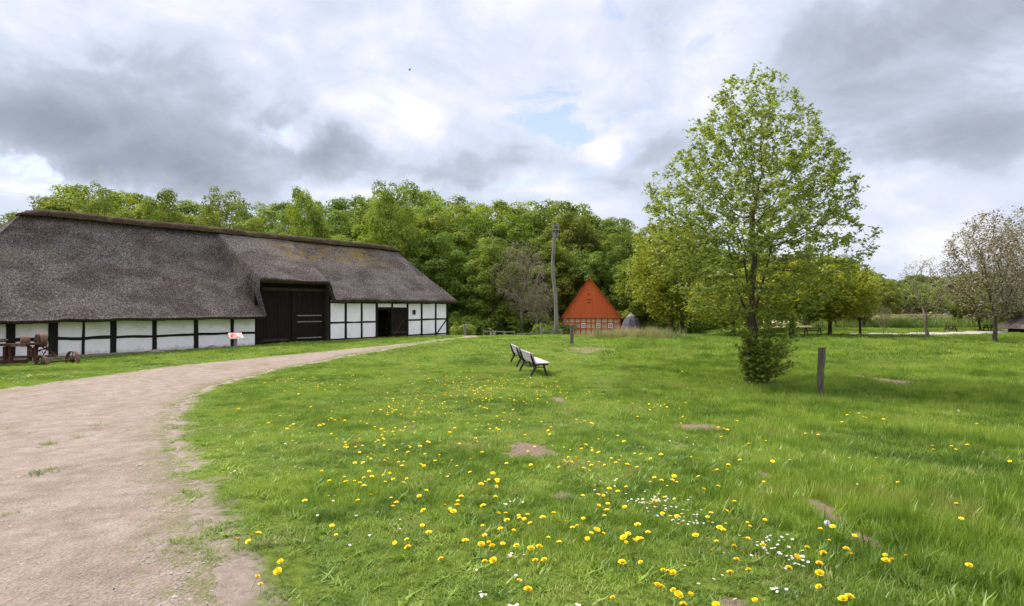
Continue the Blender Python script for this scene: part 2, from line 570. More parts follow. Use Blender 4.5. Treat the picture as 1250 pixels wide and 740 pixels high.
# ragged edge
OUT2 = []
for i in range(len(OUT)):
    a = OUT[i]; b_ = OUT[(i + 1) % len(OUT)]
    n = max(1, min(30, int((b_ - a).length / .10)))
    for k in range(n):
        p = a.lerp(b_, k / n)
        am = min(.22, .05 + .012 * p.length)
        q = Vector((p.x + am * (noise.noise(Vector((p.x * 1.7, p.y * 1.7, 0))) + .6 * noise.noise(Vector((p.x * 6, p.y * 6, 0)))),
                    p.y + am * (noise.noise(Vector((p.x * 1.7, p.y * 1.7, 5))) + .6 * noise.noise(Vector((p.x * 6, p.y * 6, 5))))))
        OUT2.append(q)
POLY = np.array([(p.x, p.y) for p in OUT2])


def in_poly(P, poly):
    x = P[:, 0]; y = P[:, 1]
    inside = np.zeros(len(P), bool)
    x1 = poly[:, 0]; y1 = poly[:, 1]
    x2 = np.roll(x1, -1); y2 = np.roll(y1, -1)
    for a, b_, c, d in zip(x1, y1, x2, y2):
        if b_ == d: continue
        cond = ((b_ > y) != (d > y)) & (x < (c - a) * (y - b_) / (d - b_) + a)
        inside ^= cond
    return inside


def dist_poly(P, poly):
    """distance to the outline"""
    out = np.full(len(P), 1e9)
    Q = poly[::2]
    for s in range(0, len(P), 4000):
        d = P[s:s + 4000, None, :] - Q[None]
        out[s:s + 4000] = np.sqrt((d ** 2).sum(-1).min(1))
    return out


def path_sd(P):
    """positive inside the path"""
    P = np.asarray(P, float)
    ins = in_poly(P, POLY)
    d = dist_poly(P, POLY)
    return np.where(ins, d, -d)


def spot_val(x, y):
    v = 0
    dx = noise.noise(Vector((x * 1.9, y * 1.9, 2))) + .6 * noise.noise(Vector((x * 5, y * 5, 2)))
    dy = noise.noise(Vector((x * 1.9, y * 1.9, 6))) + .6 * noise.noise(Vector((x * 5, y * 5, 6)))
    for (cx, cy, sx_, sy_, a) in SPOTS:
        q = ((x - cx) / sx_ + .75 * dx) ** 2 + ((y - cy) / sy_ + .75 * dy) ** 2
        if q < 6: v = max(v, a * math.exp(-(q ** 1.5) * .7))
    return v


rings = [0.0] + list(np.geomspace(.6, 1800, 330))
NA = 640
gv = [(0, 0, height(0, 0))]
for r in rings[1:]:
    for k in range(NA):
        a = 2 * math.pi * k / NA
        x = r * math.cos(a); y = r * math.sin(a)
        gv.append((x, y, height(x, y)))
gf = []
for k in range(NA):
    gf.append((0, 1 + k, 1 + (k + 1) % NA))
idx = np.arange(NA)
for i in range(len(rings) - 2):
    q = 1 + i * NA
    f = np.stack([q + idx, q + NA + idx, q + NA + (idx + 1) % NA, q + (idx + 1) % NA], 1)
    gf += f.tolist()
GV = np.array(gv)
nearm = np.hypot(GV[:, 0], GV[:, 1]) < 75
psd = np.full(len(GV), -9.0)
psd[nearm] = path_sd(GV[nearm][:, :2])
sv = np.zeros(len(GV))
for i in np.where(nearm)[0]:
    sv[i] = spot_val(GV[i, 0], GV[i, 1])

m, t, b = newmat('meadow_ground', .95, .05)
geo = t.node('ShaderNodeNewGeometry').outputs['Position']
n1 = t.noise(geo, .35, 5, .6)
n2 = t.noise(geo, 2.4, 6, .7)
n3 = t.noise(t.mapping(geo, (1, 1, .2)), 14, 6, .75)
c = t.ramp(n3, [(.32, (.055, .080, .014)), (.50, (.118, .17, .026)), (.68, (.195, .26, .045))])
c = t.mix(t.sstep(n1, .35, .65, 0, .55), c, t.mix(1.0, c, (1.25, 1.05, .9), 'MULTIPLY'))
c = t.mix(t.sstep(n2, .55, .75, 0, .45), c, (.15, .15, .05))
soil = t.ramp(t.noise(geo, 30, 5, .7), [(.3, (.15, .10, .07)), (.7, (.34, .25, .185))])
at_s = t.node('ShaderNodeAttribute', attribute_name='spot').outputs['Fac']
at_p = t.node('ShaderNodeAttribute', attribute_name='pathd').outputs['Fac']
e = t.math('ADD', at_s, t.math('MULTIPLY', t.math('SUBTRACT', n3, .5), .6))
c = t.mix(t.sstep(e, .28, .5), c, soil)
e2 = t.math('ADD', at_p, t.math('MULTIPLY', t.math('SUBTRACT', n2, .5), .9))
c = t.mix(t.sstep(e2, -.34, -.06), c, t.ramp(n3, [(.3, (.27, .205, .16)), (.7, (.41, .325, .27))]))
# forest floor: dark leaf litter
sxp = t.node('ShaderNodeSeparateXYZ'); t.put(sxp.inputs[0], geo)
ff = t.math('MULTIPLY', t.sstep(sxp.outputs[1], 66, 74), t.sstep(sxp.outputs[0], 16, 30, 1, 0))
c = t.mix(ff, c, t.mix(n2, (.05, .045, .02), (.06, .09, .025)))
reedy = t.math('MULTIPLY', t.sstep(sxp.outputs[1], 56, 66), t.sstep(sxp.outputs[0], 26, 34))
rn = t.noise(t.mapping(geo, (.4, 1, 1)), .16, 4, .6)
c = t.mix(t.math('MULTIPLY', reedy, t.sstep(rn, .40, .55)), c, (.36, .28, .17))
t.put(b.inputs['Base Color'], c)
bn = t.node('ShaderNodeBump'); bn.inputs['Distance'].default_value = .07
t.put(bn.inputs['Height'], t.math('ADD', n3, t.math('MULTIPLY', n2, .8))); t.l.new(bn.outputs[0], b.inputs['Normal'])
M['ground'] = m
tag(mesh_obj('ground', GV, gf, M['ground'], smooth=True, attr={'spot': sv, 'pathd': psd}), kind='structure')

# path sheet
m, t, b = newmat('sandy_path', .95, .05)
geo = t.node('ShaderNodeNewGeometry').outputs['Position']
n1 = t.noise(geo, .5, 5, .6); n2 = t.noise(geo, 3.5, 7, .72); n3 = t.noise(geo, 60, 4, .7); n4 = t.noise(geo, 11, 6, .75)
c = t.ramp(n2, [(.28, (.26, .200, .158)), (.5, (.375, .295, .240)), (.70, (.47, .385, .325))])
c = t.mix(t.sstep(t.noise(t.mapping(geo, (1, .35, 1), (0, 0, .35)), 1.6, 5, .65), .48, .66, 0, .55), c, t.mix(1.0, c, (.78, .76, .74), 'MULTIPLY'))
c = t.mix(t.sstep(n3, .40, .66, 0, .8), t.mix(1.0, c, (.72, .70, .68), 'MULTIPLY'), c)
vor = t.node('ShaderNodeTexVoronoi'); t.put(vor.inputs['Vector'], geo); vor.inputs['Scale'].default_value = 38
c = t.mix(t.sstep(vor.outputs['Distance'], .10, .22, .55, 0), c, (.42, .38, .34))
c = t.mix(t.sstep(t.math('ADD', n1, t.math('MULTIPLY', n4, .5)), .72, .98, 0, .5), c, (.23, .165, .115))
at_p = t.node('ShaderNodeAttribute', attribute_name='pathd').outputs['Fac']
gr = t.math('MULTIPLY', t.sstep(n1, .5, .66), t.sstep(n4, .52, .66))
gr = t.math('MAXIMUM', t.math('MULTIPLY', gr, .55), t.math('MULTIPLY', .7, t.sstep(t.math('ADD', at_p, t.math('MULTIPLY', t.math('SUBTRACT', n4, .5), 3.0)), .42, -.10)))
c = t.mix(gr, c, t.mix(n3, (.10, .12, .035), (.20, .20, .07)))
t.put(b.inputs['Base Color'], c)
bn = t.node('ShaderNodeBump'); bn.inputs['Distance'].default_value = .02
t.put(bn.inputs['Height'], t.math('ADD', t.math('ADD', n3, t.math('MULTIPLY', n4, .35)), vor.outputs['Distance'])); t.l.new(bn.outputs[0], b.inputs['Normal'])
M['path'] = m


def sheet(name, poly, mat, lift, spacing, clipr=999):
    pts = [Vector((p[0], p[1])) for p in poly]
    xs = [p.x for p in pts]; ys = [p.y for p in pts]
    inner = []
    y = min(ys)
    while y < max(ys):
        sp_ = spacing * max(1, abs(y) / 12)
        x = min(xs)
        while x < max(xs):
            inner.append((x + random.uniform(-.2, .2) * sp_, y + random.uniform(-.2, .2) * sp_)); x += sp_
        y += sp_
    P = np.array(inner)
    pl = np.array([(p.x, p.y) for p in pts])
    ok = in_poly(P, pl)
    P = P[ok]
    d = dist_poly(P, pl)
    P = P[d > .06]
    allp = pts + [Vector((a, b_)) for a, b_ in P]
    n = len(pts)
    v, _, f, *_ = delaunay_2d_cdt(allp, [(i, (i + 1) % n) for i in range(n)], [], 1, 1e-5)
    V = np.array([(p.x, p.y) for p in v])
    cen = np.array([np.mean([V[i] for i in q], 0) for q in f])
    keep = in_poly(cen, pl)
    f = [tuple(q) for q, k in zip(f, keep) if k]
    dd = path_sd(V)
    ed = dist_poly(V, pl)
    vv = [(x, y, height(x, y) + (lift + .008) * (1 + max(0, y) / 8) * min(1, d_ / (.16 + .008 * abs(y))) - .008) for (x, y), d_ in zip(V, ed)]
    return mesh_obj(name, vv, f, mat, smooth=True, attr={'pathd': dd})


tag(sheet('path', POLY, M['path'], .006, .2), kind='structure')
# pale gravel track far right
gp = [at(*p).to_2d() for p in [(985, 408.6), (1040, 408.2), (1100, 407.6), (1160, 406.3), (1215, 404.0), (1290, 402.5), (1400, 401.2)]] + \
     [at(*p).to_2d() for p in [(1400, 404.8), (1290, 406.3), (1215, 408.0), (1160, 409.6), (1120, 410.2), (1080, 410.2), (1030, 409.6)]]
M['gravel'] = simple('pale_gravel', (.30, .26, .21), (.42, .36, .30), 2, .95, .05)
GPOLY = np.array([(p.x, p.y) for p in catmull(gp, 5)])
tag(sheet('gravel_track', catmull(gp, 5), M['gravel'], .006, .8), kind='structure')

# ------------------------------------------------------------------ thatched barn
BO = Vector((-9.27, 41.6, 0)); BD = Vector((.621, .784, 0)).normalized(); BA = math.atan2(BD.y, BD.x)


def s_of(px, off=0):
    """position along the barn front seen at a column of the photograph"""
    u = (px - 625) / F
    nx, ny = -BD.y, BD.x
    ox = BO.x + nx * off; oy = BO.y + ny * off
    return (u * oy - ox) / (BD.x - u * BD.y)


barn = empty('thatched_barn', BO, BA)
tag(barn, 'long low timber-framed barn with huge grey thatched roof, white panels and big dark door', 'barn')
GB = -1.1          # foundation bottom
sL0, sL1 = -24.2, s_of(311)
sR0, sR1 = s_of(401.6), s_of(546)
sd0, sd1, sd2 = s_of(460.5), s_of(478.4), s_of(497)
TL, TR = 1.35, 2.05   # wall tops
w = MB()
w.box(sL0, sL1, 0, .18, GB, TL)
w.box(sR0, sd0, 0, .18, GB, TR)
w.box(sd2, sR1, 0, .18, GB, TR)
w.box(sd0, sd1, 0, .18, 1.60, TR)
w.box(sd1, sd2, .0, .18, 1.42, TR)
w.box(sL0, sL0 + .18, .18, 9.9, GB, TL); w.box(sR1 - .18, sR1, .18, 9.9, GB, TR); w.box(sL0, sR1, 9.9, 10.08, GB, TL)
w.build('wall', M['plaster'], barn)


def beam(name, a0, a1, b0, b1, z0, z1, parent=barn, wob=.03):
    """vertical post between px-derived stations, slightly crooked"""
    mb = MB(); n = 7
    vv = []
    for k in range(n):
        z = z0 + (z1 - z0) * k / (n - 1)
        o1 = wob * noise.noise(Vector((a0 * 3, z * 1.2, 1))); o2 = wob * noise.noise(Vector((a1 * 3, z * 1.2, 7)))
        l = a0 + (b0 - a0) * k / (n - 1) + o1; r = a1 + (b1 - a1) * k / (n - 1) + o2
        vv += [(l, -.035, z), (r, -.035, z), (r, .05, z), (l, .05, z)]
    ff = []
    for k in range(n - 1):
        q = 4 * k
        ff += [(q, q + 1, q + 5, q + 4), (q + 1, q + 2, q + 6, q + 5), (q + 2, q + 3, q + 7, q + 6), (q + 3, q, q + 4, q + 7)]
    ff += [(0, 3, 2, 1), (4 * n - 4, 4 * n - 3, 4 * n - 2, 4 * n - 1)]
    mb.add(vv, ff)
    return mb.build(name, M['timber'], parent)


def rail(name, s0, s1, z, h=.15, wob=.05, z2=None):
    mb = MB(); n = max(4, int((s1 - s0) / .25)); vv = []
    for k in range(n):
        s = s0 + (s1 - s0) * k / (n - 1)
        zc = z + ((z2 - z) * k / (n - 1) if z2 is not None else 0) + wob * noise.noise(Vector((s * .9, 2, z)))
        hh = h * (1 + .35 * noise.noise(Vector((s * 1.3, 8, z))))
        vv += [(s, -.022, zc - hh / 2), (s, .05, zc - hh / 2), (s, .05, zc + hh / 2), (s, -.022, zc + hh / 2)]
    ff = []
    for k in range(n - 1):
        q = 4 * k
        for j in range(4): ff.append((q + j, q + 4 + j, q + 4 + (j + 1) % 4, q + (j + 1) % 4))
    ff += [(0, 1, 2, 3), (4 * n - 1, 4 * n - 2, 4 * n - 3, 4 * n - 4)]
    mb.add(vv, ff)
    return mb.build(name, M['timber'], barn)


for (a, b_, c, d) in [(7, 18.5, 7, 19), (59, 70.5, 59.5, 71), (99.5, 103.3, 101, 103.5), (134.5, 141.7, 134.5, 142), (186, 191.2, 186, 191.5),
                      (236.5, 242, 236.5, 241.6), (281, 286, 281.3, 285.3), (-40, -30, -40, -30)]:
    beam('timber_post', s_of(a), s_of(b_), s_of(c), s_of(d), GB, TL)
posts_r = [(400.6, 403.2), (420.6, 423.2), (440.4, 442.4), (458.4, 461.0), (477.6, 479.6), (496.2, 498.4), (513.6, 515.6), (530.8, 532.6), (544.6, 547.2)]
for a, b_ in posts_r:
    beam('timber_post', s_of(a), s_of(b_), s_of(a), s_of(b_), GB, TR, wob=.012)
rail('timber_rail', sL0, s_of(136), .13, .15, .10)
rail('timber_rail', s_of(140), sL1, .10, .13, .05)
rail('timber_rail', s_of(403), sd0, .56, .12, .02)
rail('timber_rail', s_of(498), sR1, .62, .12, .02, .66)
rail('wall_plate', sR0, sR1, 1.93, .16, .01)
rail('sill_beam', sR0, sd0, -.56, .10, .01)
rail('sill_beam', sd2, sR1, -.53, .10, .01)
rail('door_lintel', sd0, sd2, 1.50, .17, .01)
b2 = MB(); b2.bar((s_of(532.8), -.018, -.5), (s_of(545), -.018, .60), .07, .10, up=Vector((0, 1, 0))); b2.build('timber_brace', M['timber'], barn)
# foundation strip
for (a, b_) in ((sL0 - .03, sL1 + .01), (sR0, sd0), (sd2, sR1 + .03)):
    f = MB()
    n = int((b_ - a) / .5) + 1
    for k in range(n):
        f.box(a + (b_ - a) * k / n, a + (b_ - a) * (k + 1) / n + .002, -.075, .02, GB, -.66 + random.uniform(-.03, .02), jit=.012)
    f.build('foundation', M['stone'], barn, bevel=.01)
# small window opening
fr = MB(); wx = s_of(505.3)
for (a, b_, c, d) in ((wx - .17, wx - .12, 1.02, 1.40), (wx + .12, wx + .17, 1.02, 1.40), (wx - .12, wx + .12, 1.02, 1.06), (wx - .12, wx + .12, 1.36, 1.40)):
    fr.box(a, b_, -.03, .02, c, d)
wi = fr.build('window', M['greywood'], barn)
MB().box(wx - .12, wx + .12, -.008, .0, 1.06, 1.36).build('pane', M['glass'], wi)


def planks(mb, x0, x1, y, z0, z1, n, th=.045, M_=None, ragged=.03):
    wd = (x1 - x0) / n
    for k in range(n):
        o = random.uniform(-.008, .008)
        mb.box(x0 + k * wd + .006, x0 + (k + 1) * wd - .006, y + o, y + th + o, z0 + random.uniform(-ragged, ragged), z1 + random.uniform(-ragged, ragged), M_)


# big double door in its recess
dy = .35
gate = MB(); planks(gate, sL1 + .55, s_of(359), dy, -.62, 3.3, 11)
g = gate.build('barn_door', M['doorwood'], barn)
tag(g, 'left leaf of the tall dark double door')
q = MB(); q.box(sL1 + .6, s_of(356), dy - .05, dy - .004, -.50, -.38); q.build('batten', M['darkwood'], g)
gate = MB(); planks(gate, s_of(364), sR0 - .12, dy, -.55, 3.3, 12)
g = gate.build('barn_door', M['doorwood'], barn)
tag(g, 'right leaf of the tall dark double door, with cross battens')
for z in (1.02, .62, -.42):
    q = MB(); q.box(s_of(366), s_of(396), dy - .05, dy - .004, z, z + .07); q.build('batten', M['greywood'], g)
q = MB(); q.box(s_of(359) + .01, s_of(364) - .01, dy - .08, dy + .06, -.75, 3.3); q.build('door_post', M['doorwood'], barn)
q = MB(); planks(q, sL1 + .02, sL1 + .52, .1, -.75, 3.2, 3); q.build('jamb_boards', M['doorwood'], barn)
q = MB(); q.box(sL1 + .01, sL1 + .06, .1, dy + .1, -.8, 3.2); q.box(sR0 - .10, sR0 - .01, -.02, dy + .1, -.8, 3.1)
q.box(sL1, sR0, dy + .12, dy + .2, -.9, 3.6); q.box(sL1 + .06, sR0 - .10, .25, dy - .01, 2.62, 2.80)
q.build('door_frame', M['darkwood'], barn)
# small door: left half standing open, right leaf shut
q = MB(); planks(q, sd1 + .03, sd2 - .03, .01, -.60, 1.40, 7)
g = q.build('stable_door', M['doorwood'], barn)
tag(g, 'closed plank leaf of the small door')
q = MB(); q.bar((sd1 + .25, -.012, -.35), (sd2 - .3, -.012, .75), .05, .09, up=Vector((0, 1, 0))); q.box(sd1 + .1, sd2 - .1, -.03, .006, -.33, -.22)
q.build('brace', M['darkwood'], g)
q = MB(); planks(q, 0, 1.0, 0, -.60, 1.45, 6, M_=Matrix.Translation((sd0 + .08, .2, 0)) @ Matrix.Rotation(R(80), 4, 'Z'))
g = q.build('stable_door', M['doorwood'], barn); tag(g, 'plank leaf of the small door standing open inwards')
q = MB(); q.box(sd0 - .1, sd2 + .1, 2.6, 2.66, GB, 2.2); q.build('inner_partition', M['darkwood'], barn)

# roof: one thick thatch sheet from the ridge round the eaves
RZ = 6.62; RY = 5.0; RL, RRr = -19.2, 5.0


def eave(e):
    """eave point (y offset, z of the top edge) along the front, with the raised part over the big door"""
    y, z = -.78, 1.10
    yr, zr = -.52, 2.12
    a, b_ = s_of(311) - .10, s_of(311) + .02
    k1 = sm(e, a, b_)
    k2 = sm(e, sR0 - .35, sR0 + .25)
    yd, zd = -.55, 3.30
    y = y * (1 - k1) + (yd * (1 - k2) + yr * k2) * k1
    z = z * (1 - k1) + (zd * (1 - k2) + zr * k2) * k1
    return y, z


cols = []
e = -24.6
while e < 7.15:
    cols.append(e)
    near = min(abs(e - (sL1 - .04)), abs(e - (sR0 - .05)))
    e += .06 if near < .6 else .28
cols.append(7.15)
per = []   # (ridge point, eave point, outward)
for e in cols:
    y, z = eave(e)
    zz_ = z + .05 * noise.noise(Vector((e * .7, 0, 0)))
    if e < -19: zz_ -= .05
    per.append((Vector((min(max(e, RL), RRr), RY, RZ)), Vector((e, y, zz_)), Vector((0, -1, 0))))
ncr = len(per)
for k in range(1, 20):
    f_ = k / 20
    per.append((Vector((RRr, RY, RZ)), Vector((7.15, -.52 + f_ * 11.1, 2.12 - .0 * f_)), Vector((1, 0, 0))))
for k in range(60):
    e = 7.15 + (-24.6 - 7.15) * k / 59
    per.append((Vector((min(max(e, RL), RRr), RY, RZ)), Vector((e, 10.6, 1.6)), Vector((0, 1, 0))))
for k in range(1, 20):
    f_ = k / 20
    per.append((Vector((RL, RY, RZ)), Vector((-24.6, 10.7 - f_ * 11.48, 1.1)), Vector((-1, 0, 0))))
NR = 34


def lobe(e, tt):
    """the left eave runs on a little past the edge of the big door"""
    w_ = sm(e, sL1 - .8, sL1 - .12) * (1 - sm(e, sL1 - .09, sL1 - .02))
    return Vector((.42 * w_ * sm(tt, .72, .82), 0, 0)) if ncr else Vector()


TH = .36
rows = NR + 1 + 4 + 6
rv = []
for i, (rp, ep, outw) in enumerate(per):
    sl_ = (ep - rp)
    L = sl_.length
    dirn = sl_.normalized()
    side = outw.cross(Vector((0, 0, 1)))
    nrm = side.cross(dirn).normalized()
    if nrm.z < 0: nrm = -nrm
    for k in range(NR + 1):
        tt = k / NR
        p = rp + sl_ * tt
        sag = -.10 * math.sin(math.pi * tt) + .12 * max(0, tt - .85) / .15 * .0
        nn = .07 * noise.noise(p * .5) + .035 * noise.noise(p * 2.2) + .015 * noise.noise(p * 6)
        if outw.y < 0 and ep.x < sL1 and k: nn -= .26 * (1 - sm(ep.x, sL1 - .10, sL1 + .02)) * (1 - .6 * tt)
        rv.append(p + nrm * (sag + nn * min(1, tt * 6)) + lobe(ep.x, tt))
    # rounded butt of the thatch, then its underside
    for k in range(1, 5):
        an = k / 4 * math.pi / 2
        q_ = ep - nrm * (TH * (1 - math.cos(an)) * .9 + TH * .1 * k / 4) + dirn * (.07 * math.sin(k / 4 * math.pi)) - dirn * (.10 * (k / 4))
        rv.append(q_ + Vector((0, 0, .02 * noise.noise(Vector((q_.x * 3, k, 0))))) + lobe(ep.x, 1))
    for k in range(1, 7):
        p = ep - nrm * TH - dirn * (.10 + min(2.2, L * .3) * k / 6)
        rv.append(p + lobe(ep.x, 1))
rf = []
N = len(per)
for i in range(N):
    j = (i + 1) % N
    for k in range(rows - 1):
        a, b_, c, d = i * rows + k, j * rows + k, j * rows + k + 1, i * rows + k + 1
        rf.append((a, d, c, b_))
ro = mesh_obj('roof', rv, rf, M['thatch'], barn, smooth=True)
bm = bmesh.new(); bm.from_mesh(ro.data); bmesh.ops.remove_doubles(bm, verts=bm.verts, dist=.0005)
bmesh.ops.recalc_face_normals(bm, faces=bm.faces)
bm.to_mesh(ro.data); bm.free()
# stubby ear of thatch at the right of the big door opening
# ridge cap
pts = []; rad = []
n = 90
cv = []; cf = []
K_ = 12
for i in range(n):
    e = RL - .35 + (RRr + .35 - RL + .45) * i / (n - 1)
    endd = min(i, n - 1 - i)
    en = min(1, .35 + endd / 5)
    for j in range(K_ + 1):
        a = math.pi * j / K_
        wv = .52 * (1 + .12 * noise.noise(Vector((e * .8, j * .5, 2))))
        zt = RZ - .26 + .40 * math.sin(a) ** .7 * en + .05 * noise.noise(Vector((e * 1.3, j * .6, 5))) + .05 * noise.noise(Vector((e * .25, 0, 5)))
        zt -= (1 - en) * .15
        cv.append((e + .03 * noise.noise(Vector((e, j, 0))), RY - wv * math.cos(a), zt))
for i in range(n - 1):
    for j in range(K_):
        a = i * (K_ + 1) + j
        cf.append((a, a + K_ + 1, a + K_ + 2, a + 1))
cf.append(tuple(range(K_, -1, -1))); cf.append(tuple((n - 1) * (K_ + 1) + j for j in range(K_ + 1)))
mesh_obj('ridge_cap', cv, cf, M['ridge'], ro, smooth=True)
# little wooden ridge pegs are too small to see

# field stones by the barn wall
sp = []
for (px, lab) in ((191, 'low field stone lying against the barn wall below the fifth panel'), (259, 'low field stone by the barn wall left of the information sign')):
    s = s_of(px, -.35)
    p = BO + BD * s + Vector((BD.y, -BD.x, 0)) * .35
    mb = MB()
    mb.tube([(0, 0, -.15), (0, 0, .0), (0, 0, .09), (0, 0, .15), (0, 0, .17)], [.30, .33, .27, .15, .02], 9)
    o = mb.build('field_stone', M['stone'], smooth=True)
    o.scale = (1.3, .8, .9); o.location = (p.x, p.y, height(p.x, p.y)); o.rotation_euler = (0, 0, BA + px)
    tag(o, lab, 'stone', 'field stones along the barn')

# ------------------------------------------------------------------ red house
HYd = 66.0
hx = (721.5 - 625) / F * HYd
HZ = height(hx, HYd)
k = HYd / F
house = empty('half_timbered_house', (hx, HYd, 0), R(-9))
tag(house, 'small half-timbered house with a bright red boarded gable, red beams and yellow brick panels', 'house')


def hxp(px): return (px - 721.5) * k
def hz(py): return EYE + (HY - py) * k


eL, eR = hxp(687), hxp(757)
ap = hxp(719.5)
w = MB(); zb = HZ - .3; ze = hz(387.6)
w.box(eL, eR, .06, .3, zb, ze); w.box(eL, eL + .25, .3, 9, zb, ze); w.box(eR - .25, eR, .3, 9, zb, ze); w.box(eL, eR, 9, 9.2, zb, ze)
w.build('wall', M['brick'], house)
for px in (687.7, 694.9, 701.9, 708.9, 715.4, 721.5, 726.9, 734, 741.5, 748.5, 756.2):
    x = hxp(px); MB().box(x - .075, x + .075, 0, .08, zb, ze).build('timber_post', M['redbeam'], house)
for py, h in ((388.2, .16), (394.2, .10), (401.4, .11), (408.8, .14), (416, .14)):
    z = hz(py); MB().box(eL - .02, eR + .02, -.01, .05, z - h / 2, z + h / 2).build('timber_rail', M['redbeam'], house)
for (a, b_) in (((eL + .12, hz(394)), (eL + .62, hz(388.5))), ((eR - .12, hz(394)), (eR - .62, hz(388.5)))):
    MB().bar((a[0], .03, a[1]), (b_[0], .03, b_[1]), .06, .10, up=Vector((0, 1, 0))).build('timber_brace', M['redbeam'], house)
za = hz(339.5)
g = MB(); nb = 30
x0, x1 = hxp(685.2), hxp(758.5)
for i in range(nb):
    a = x0 + (x1 - x0) * i / nb; b_ = x0 + (x1 - x0) * (i + 1) / nb - .012

    def top(x): return ze + (za - ze) * (1 - (ap - x) / (ap - x0)) if x < ap else ze + (za - ze) * (1 - (x - ap) / (x1 - ap))
    o = random.uniform(-.008, .008)
    ztm = max(top(a), top(b_))
    v = [(a, -.16 + o, ze - .08), (b_, -.16 + o, ze - .08), (b_, -.16 + o, max(ze, top(b_))), (a, -.16 + o, max(ze, top(a))),
         (a, -.10, ze - .08), (b_, -.10, ze - .08), (b_, -.10, max(ze, top(b_))), (a, -.10, max(ze, top(a)))]
    g.add(v, [(0, 1, 2, 3), (5, 4, 7, 6), (0, 4, 5, 1), (1, 5, 6, 2), (3, 2, 6, 7), (0, 3, 7, 4)])
gb = g.build('gable', M['red'], house)
# three small owl slits
for (px, py) in ((719, 359.5), (717, 366), (721, 366), (719, 369.5)):
    MB().box(hxp(px) - .16, hxp(px) + .16, -.185, -.17, hz(py) - .035, hz(py) + .035).build('vent_slit', M['darkwood'], gb)
r = MB()
for (xa, sgn) in ((x0 - .1, -1), (x1 + .1, 1)):
    za_ = za + .10
    v = []
    for (yy) in (-.32, 9.4):
        v += [(ap, yy, za_), (xa, yy, ze - .16), (xa, yy, ze - .26), (ap, yy, za_ - .14)]
    r.add(v, [(0, 1, 2, 3), (4, 7, 6, 5), (0, 4, 5, 1), (1, 5, 6, 2), (2, 6, 7, 3)])
r.build('roof', M['redtile'], house)
for (xa) in (x0 - .08, x1 + .08):
    MB().bar((ap, -.345, za + .02), (xa, -.345, ze - .17), .04, .20, up=Vector((0, 1, 0))).build('bargeboard', M['red'], house)
for (px, wd, ht) in ((712.3, .44, .56), (730.4, .44, .60), (744.9, .50, .52)):
    x = hxp(px); z = hz(397.6)
    fr = MB()
    for (a, b_, c, d) in ((-wd / 2, -wd / 2 + .09, -ht / 2, ht / 2), (wd / 2 - .09, wd / 2, -ht / 2, ht / 2), (-wd / 2 + .09, wd / 2 - .09, -ht / 2, -ht / 2 + .09),
                          (-wd / 2 + .09, wd / 2 - .09, ht / 2 - .09, ht / 2), (-.025, .025, -ht / 2 + .09, ht / 2 - .09)):
        fr.box(x + a, x + b_, -.05, .04, z + c, z + d)
    fr.box(x - wd / 2 + .09, x - .025, -.045, .035, z - .022, z + .022); fr.box(x + .025, x + wd / 2 - .09, -.045, .035, z - .022, z + .022)
    wi = fr.build('window', M['white'], house)
    MB().box(x - wd / 2 + .08, x + wd / 2 - .08, .0, .03, z - ht / 2 + .08, z + ht / 2 - .08).build('pane', M['glass'], wi)
for px in (705, 738, 752.5, 698.5):
    x = hxp(px); z = hz(397.8)
    MB().box(x - .17, x + .17, .03, .055, z - .22, z + .22).build('shutter', M['tan'], house)

# ------------------------------------------------------------------ small hut with grey pointed roof
Y = 62.; hp = onground(770.5, Y); k2_ = Y / F
hut = empty('round_hut', (hp.x, Y, 0))
tag(hut, 'small tan hut under a pointed grey roof, right of the red gabled house', 'hut')
zf = hp.z - .1
zb_ = EYE + (HY - 401) * k2_; zt_ = EYE + (HY - 386) * k2_
prof = [(1.18, zb_ - .05), (1.12, zb_ + .15), (.98, zb_ + (zt_ - zb_) * .38), (.76, zb_ + (zt_ - zb_) * .72), (.46, zt_ - .03), (.42, zt_)]
def lathe(prof, k, rot=0):
    mb = MB(); vv = []; ff = []
    for (r_, z_) in prof:
        for j in range(k):
            a = 2 * math.pi * j / k + rot
            vv.append((r_ * math.cos(a), r_ * math.sin(a), z_))
    for i in range(len(prof) - 1):
        for j in range(k):
            ff.append((i * k + j, i * k + (j + 1) % k, (i + 1) * k + (j + 1) % k, (i + 1) * k + j))
    ff.append(tuple(reversed(range(k)))); ff.append(tuple((len(prof) - 1) * k + j for j in range(k)))
    return mb.add(vv, ff)
hr = lathe(prof, 8, .3).build('roof', M['slate'], hut)
lathe([(.50, zt_ - .06), (.36, zt_ + .10), (.05, zt_ + .28), (.03, zt_ + .45), (.01, zt_ + .5)], 8, .3).build('roof_cap', M['greywood'], hr)
lathe([(.95, zf - .2), (.95, zb_)], 8, .3).build('wall', M['tan'], hut)
for a in range(8):
    an = .3 + a * math.pi / 4
    MB().box(-.05, .05, -.05, .05, zf - .2, zb_, Matrix.Translation((1.0 * math.cos(an), 1.0 * math.sin(an), 0))).build('wall_post', M['greywood'], hut)
MB().box(-.22, .22, -1.0, -.9, zf, zb_ - .12).build('door', M['rust'], hut)

# pale slab
p = onground(800, 62.)
sb = empty('slab_bench', p); tag(sb, 'low pale grey slab seat on the bare ground right of the small hut', 'bench')
MB().box(-.68, .68, -.25, .25, .30, .46).build('seat', M['white'], sb, bevel=.05)
for s_ in (-1, 1): MB().box(s_ * .45 - .1, s_ * .45 + .1, -.2, .2, -.1, .30).build('leg', M['stone'], sb)

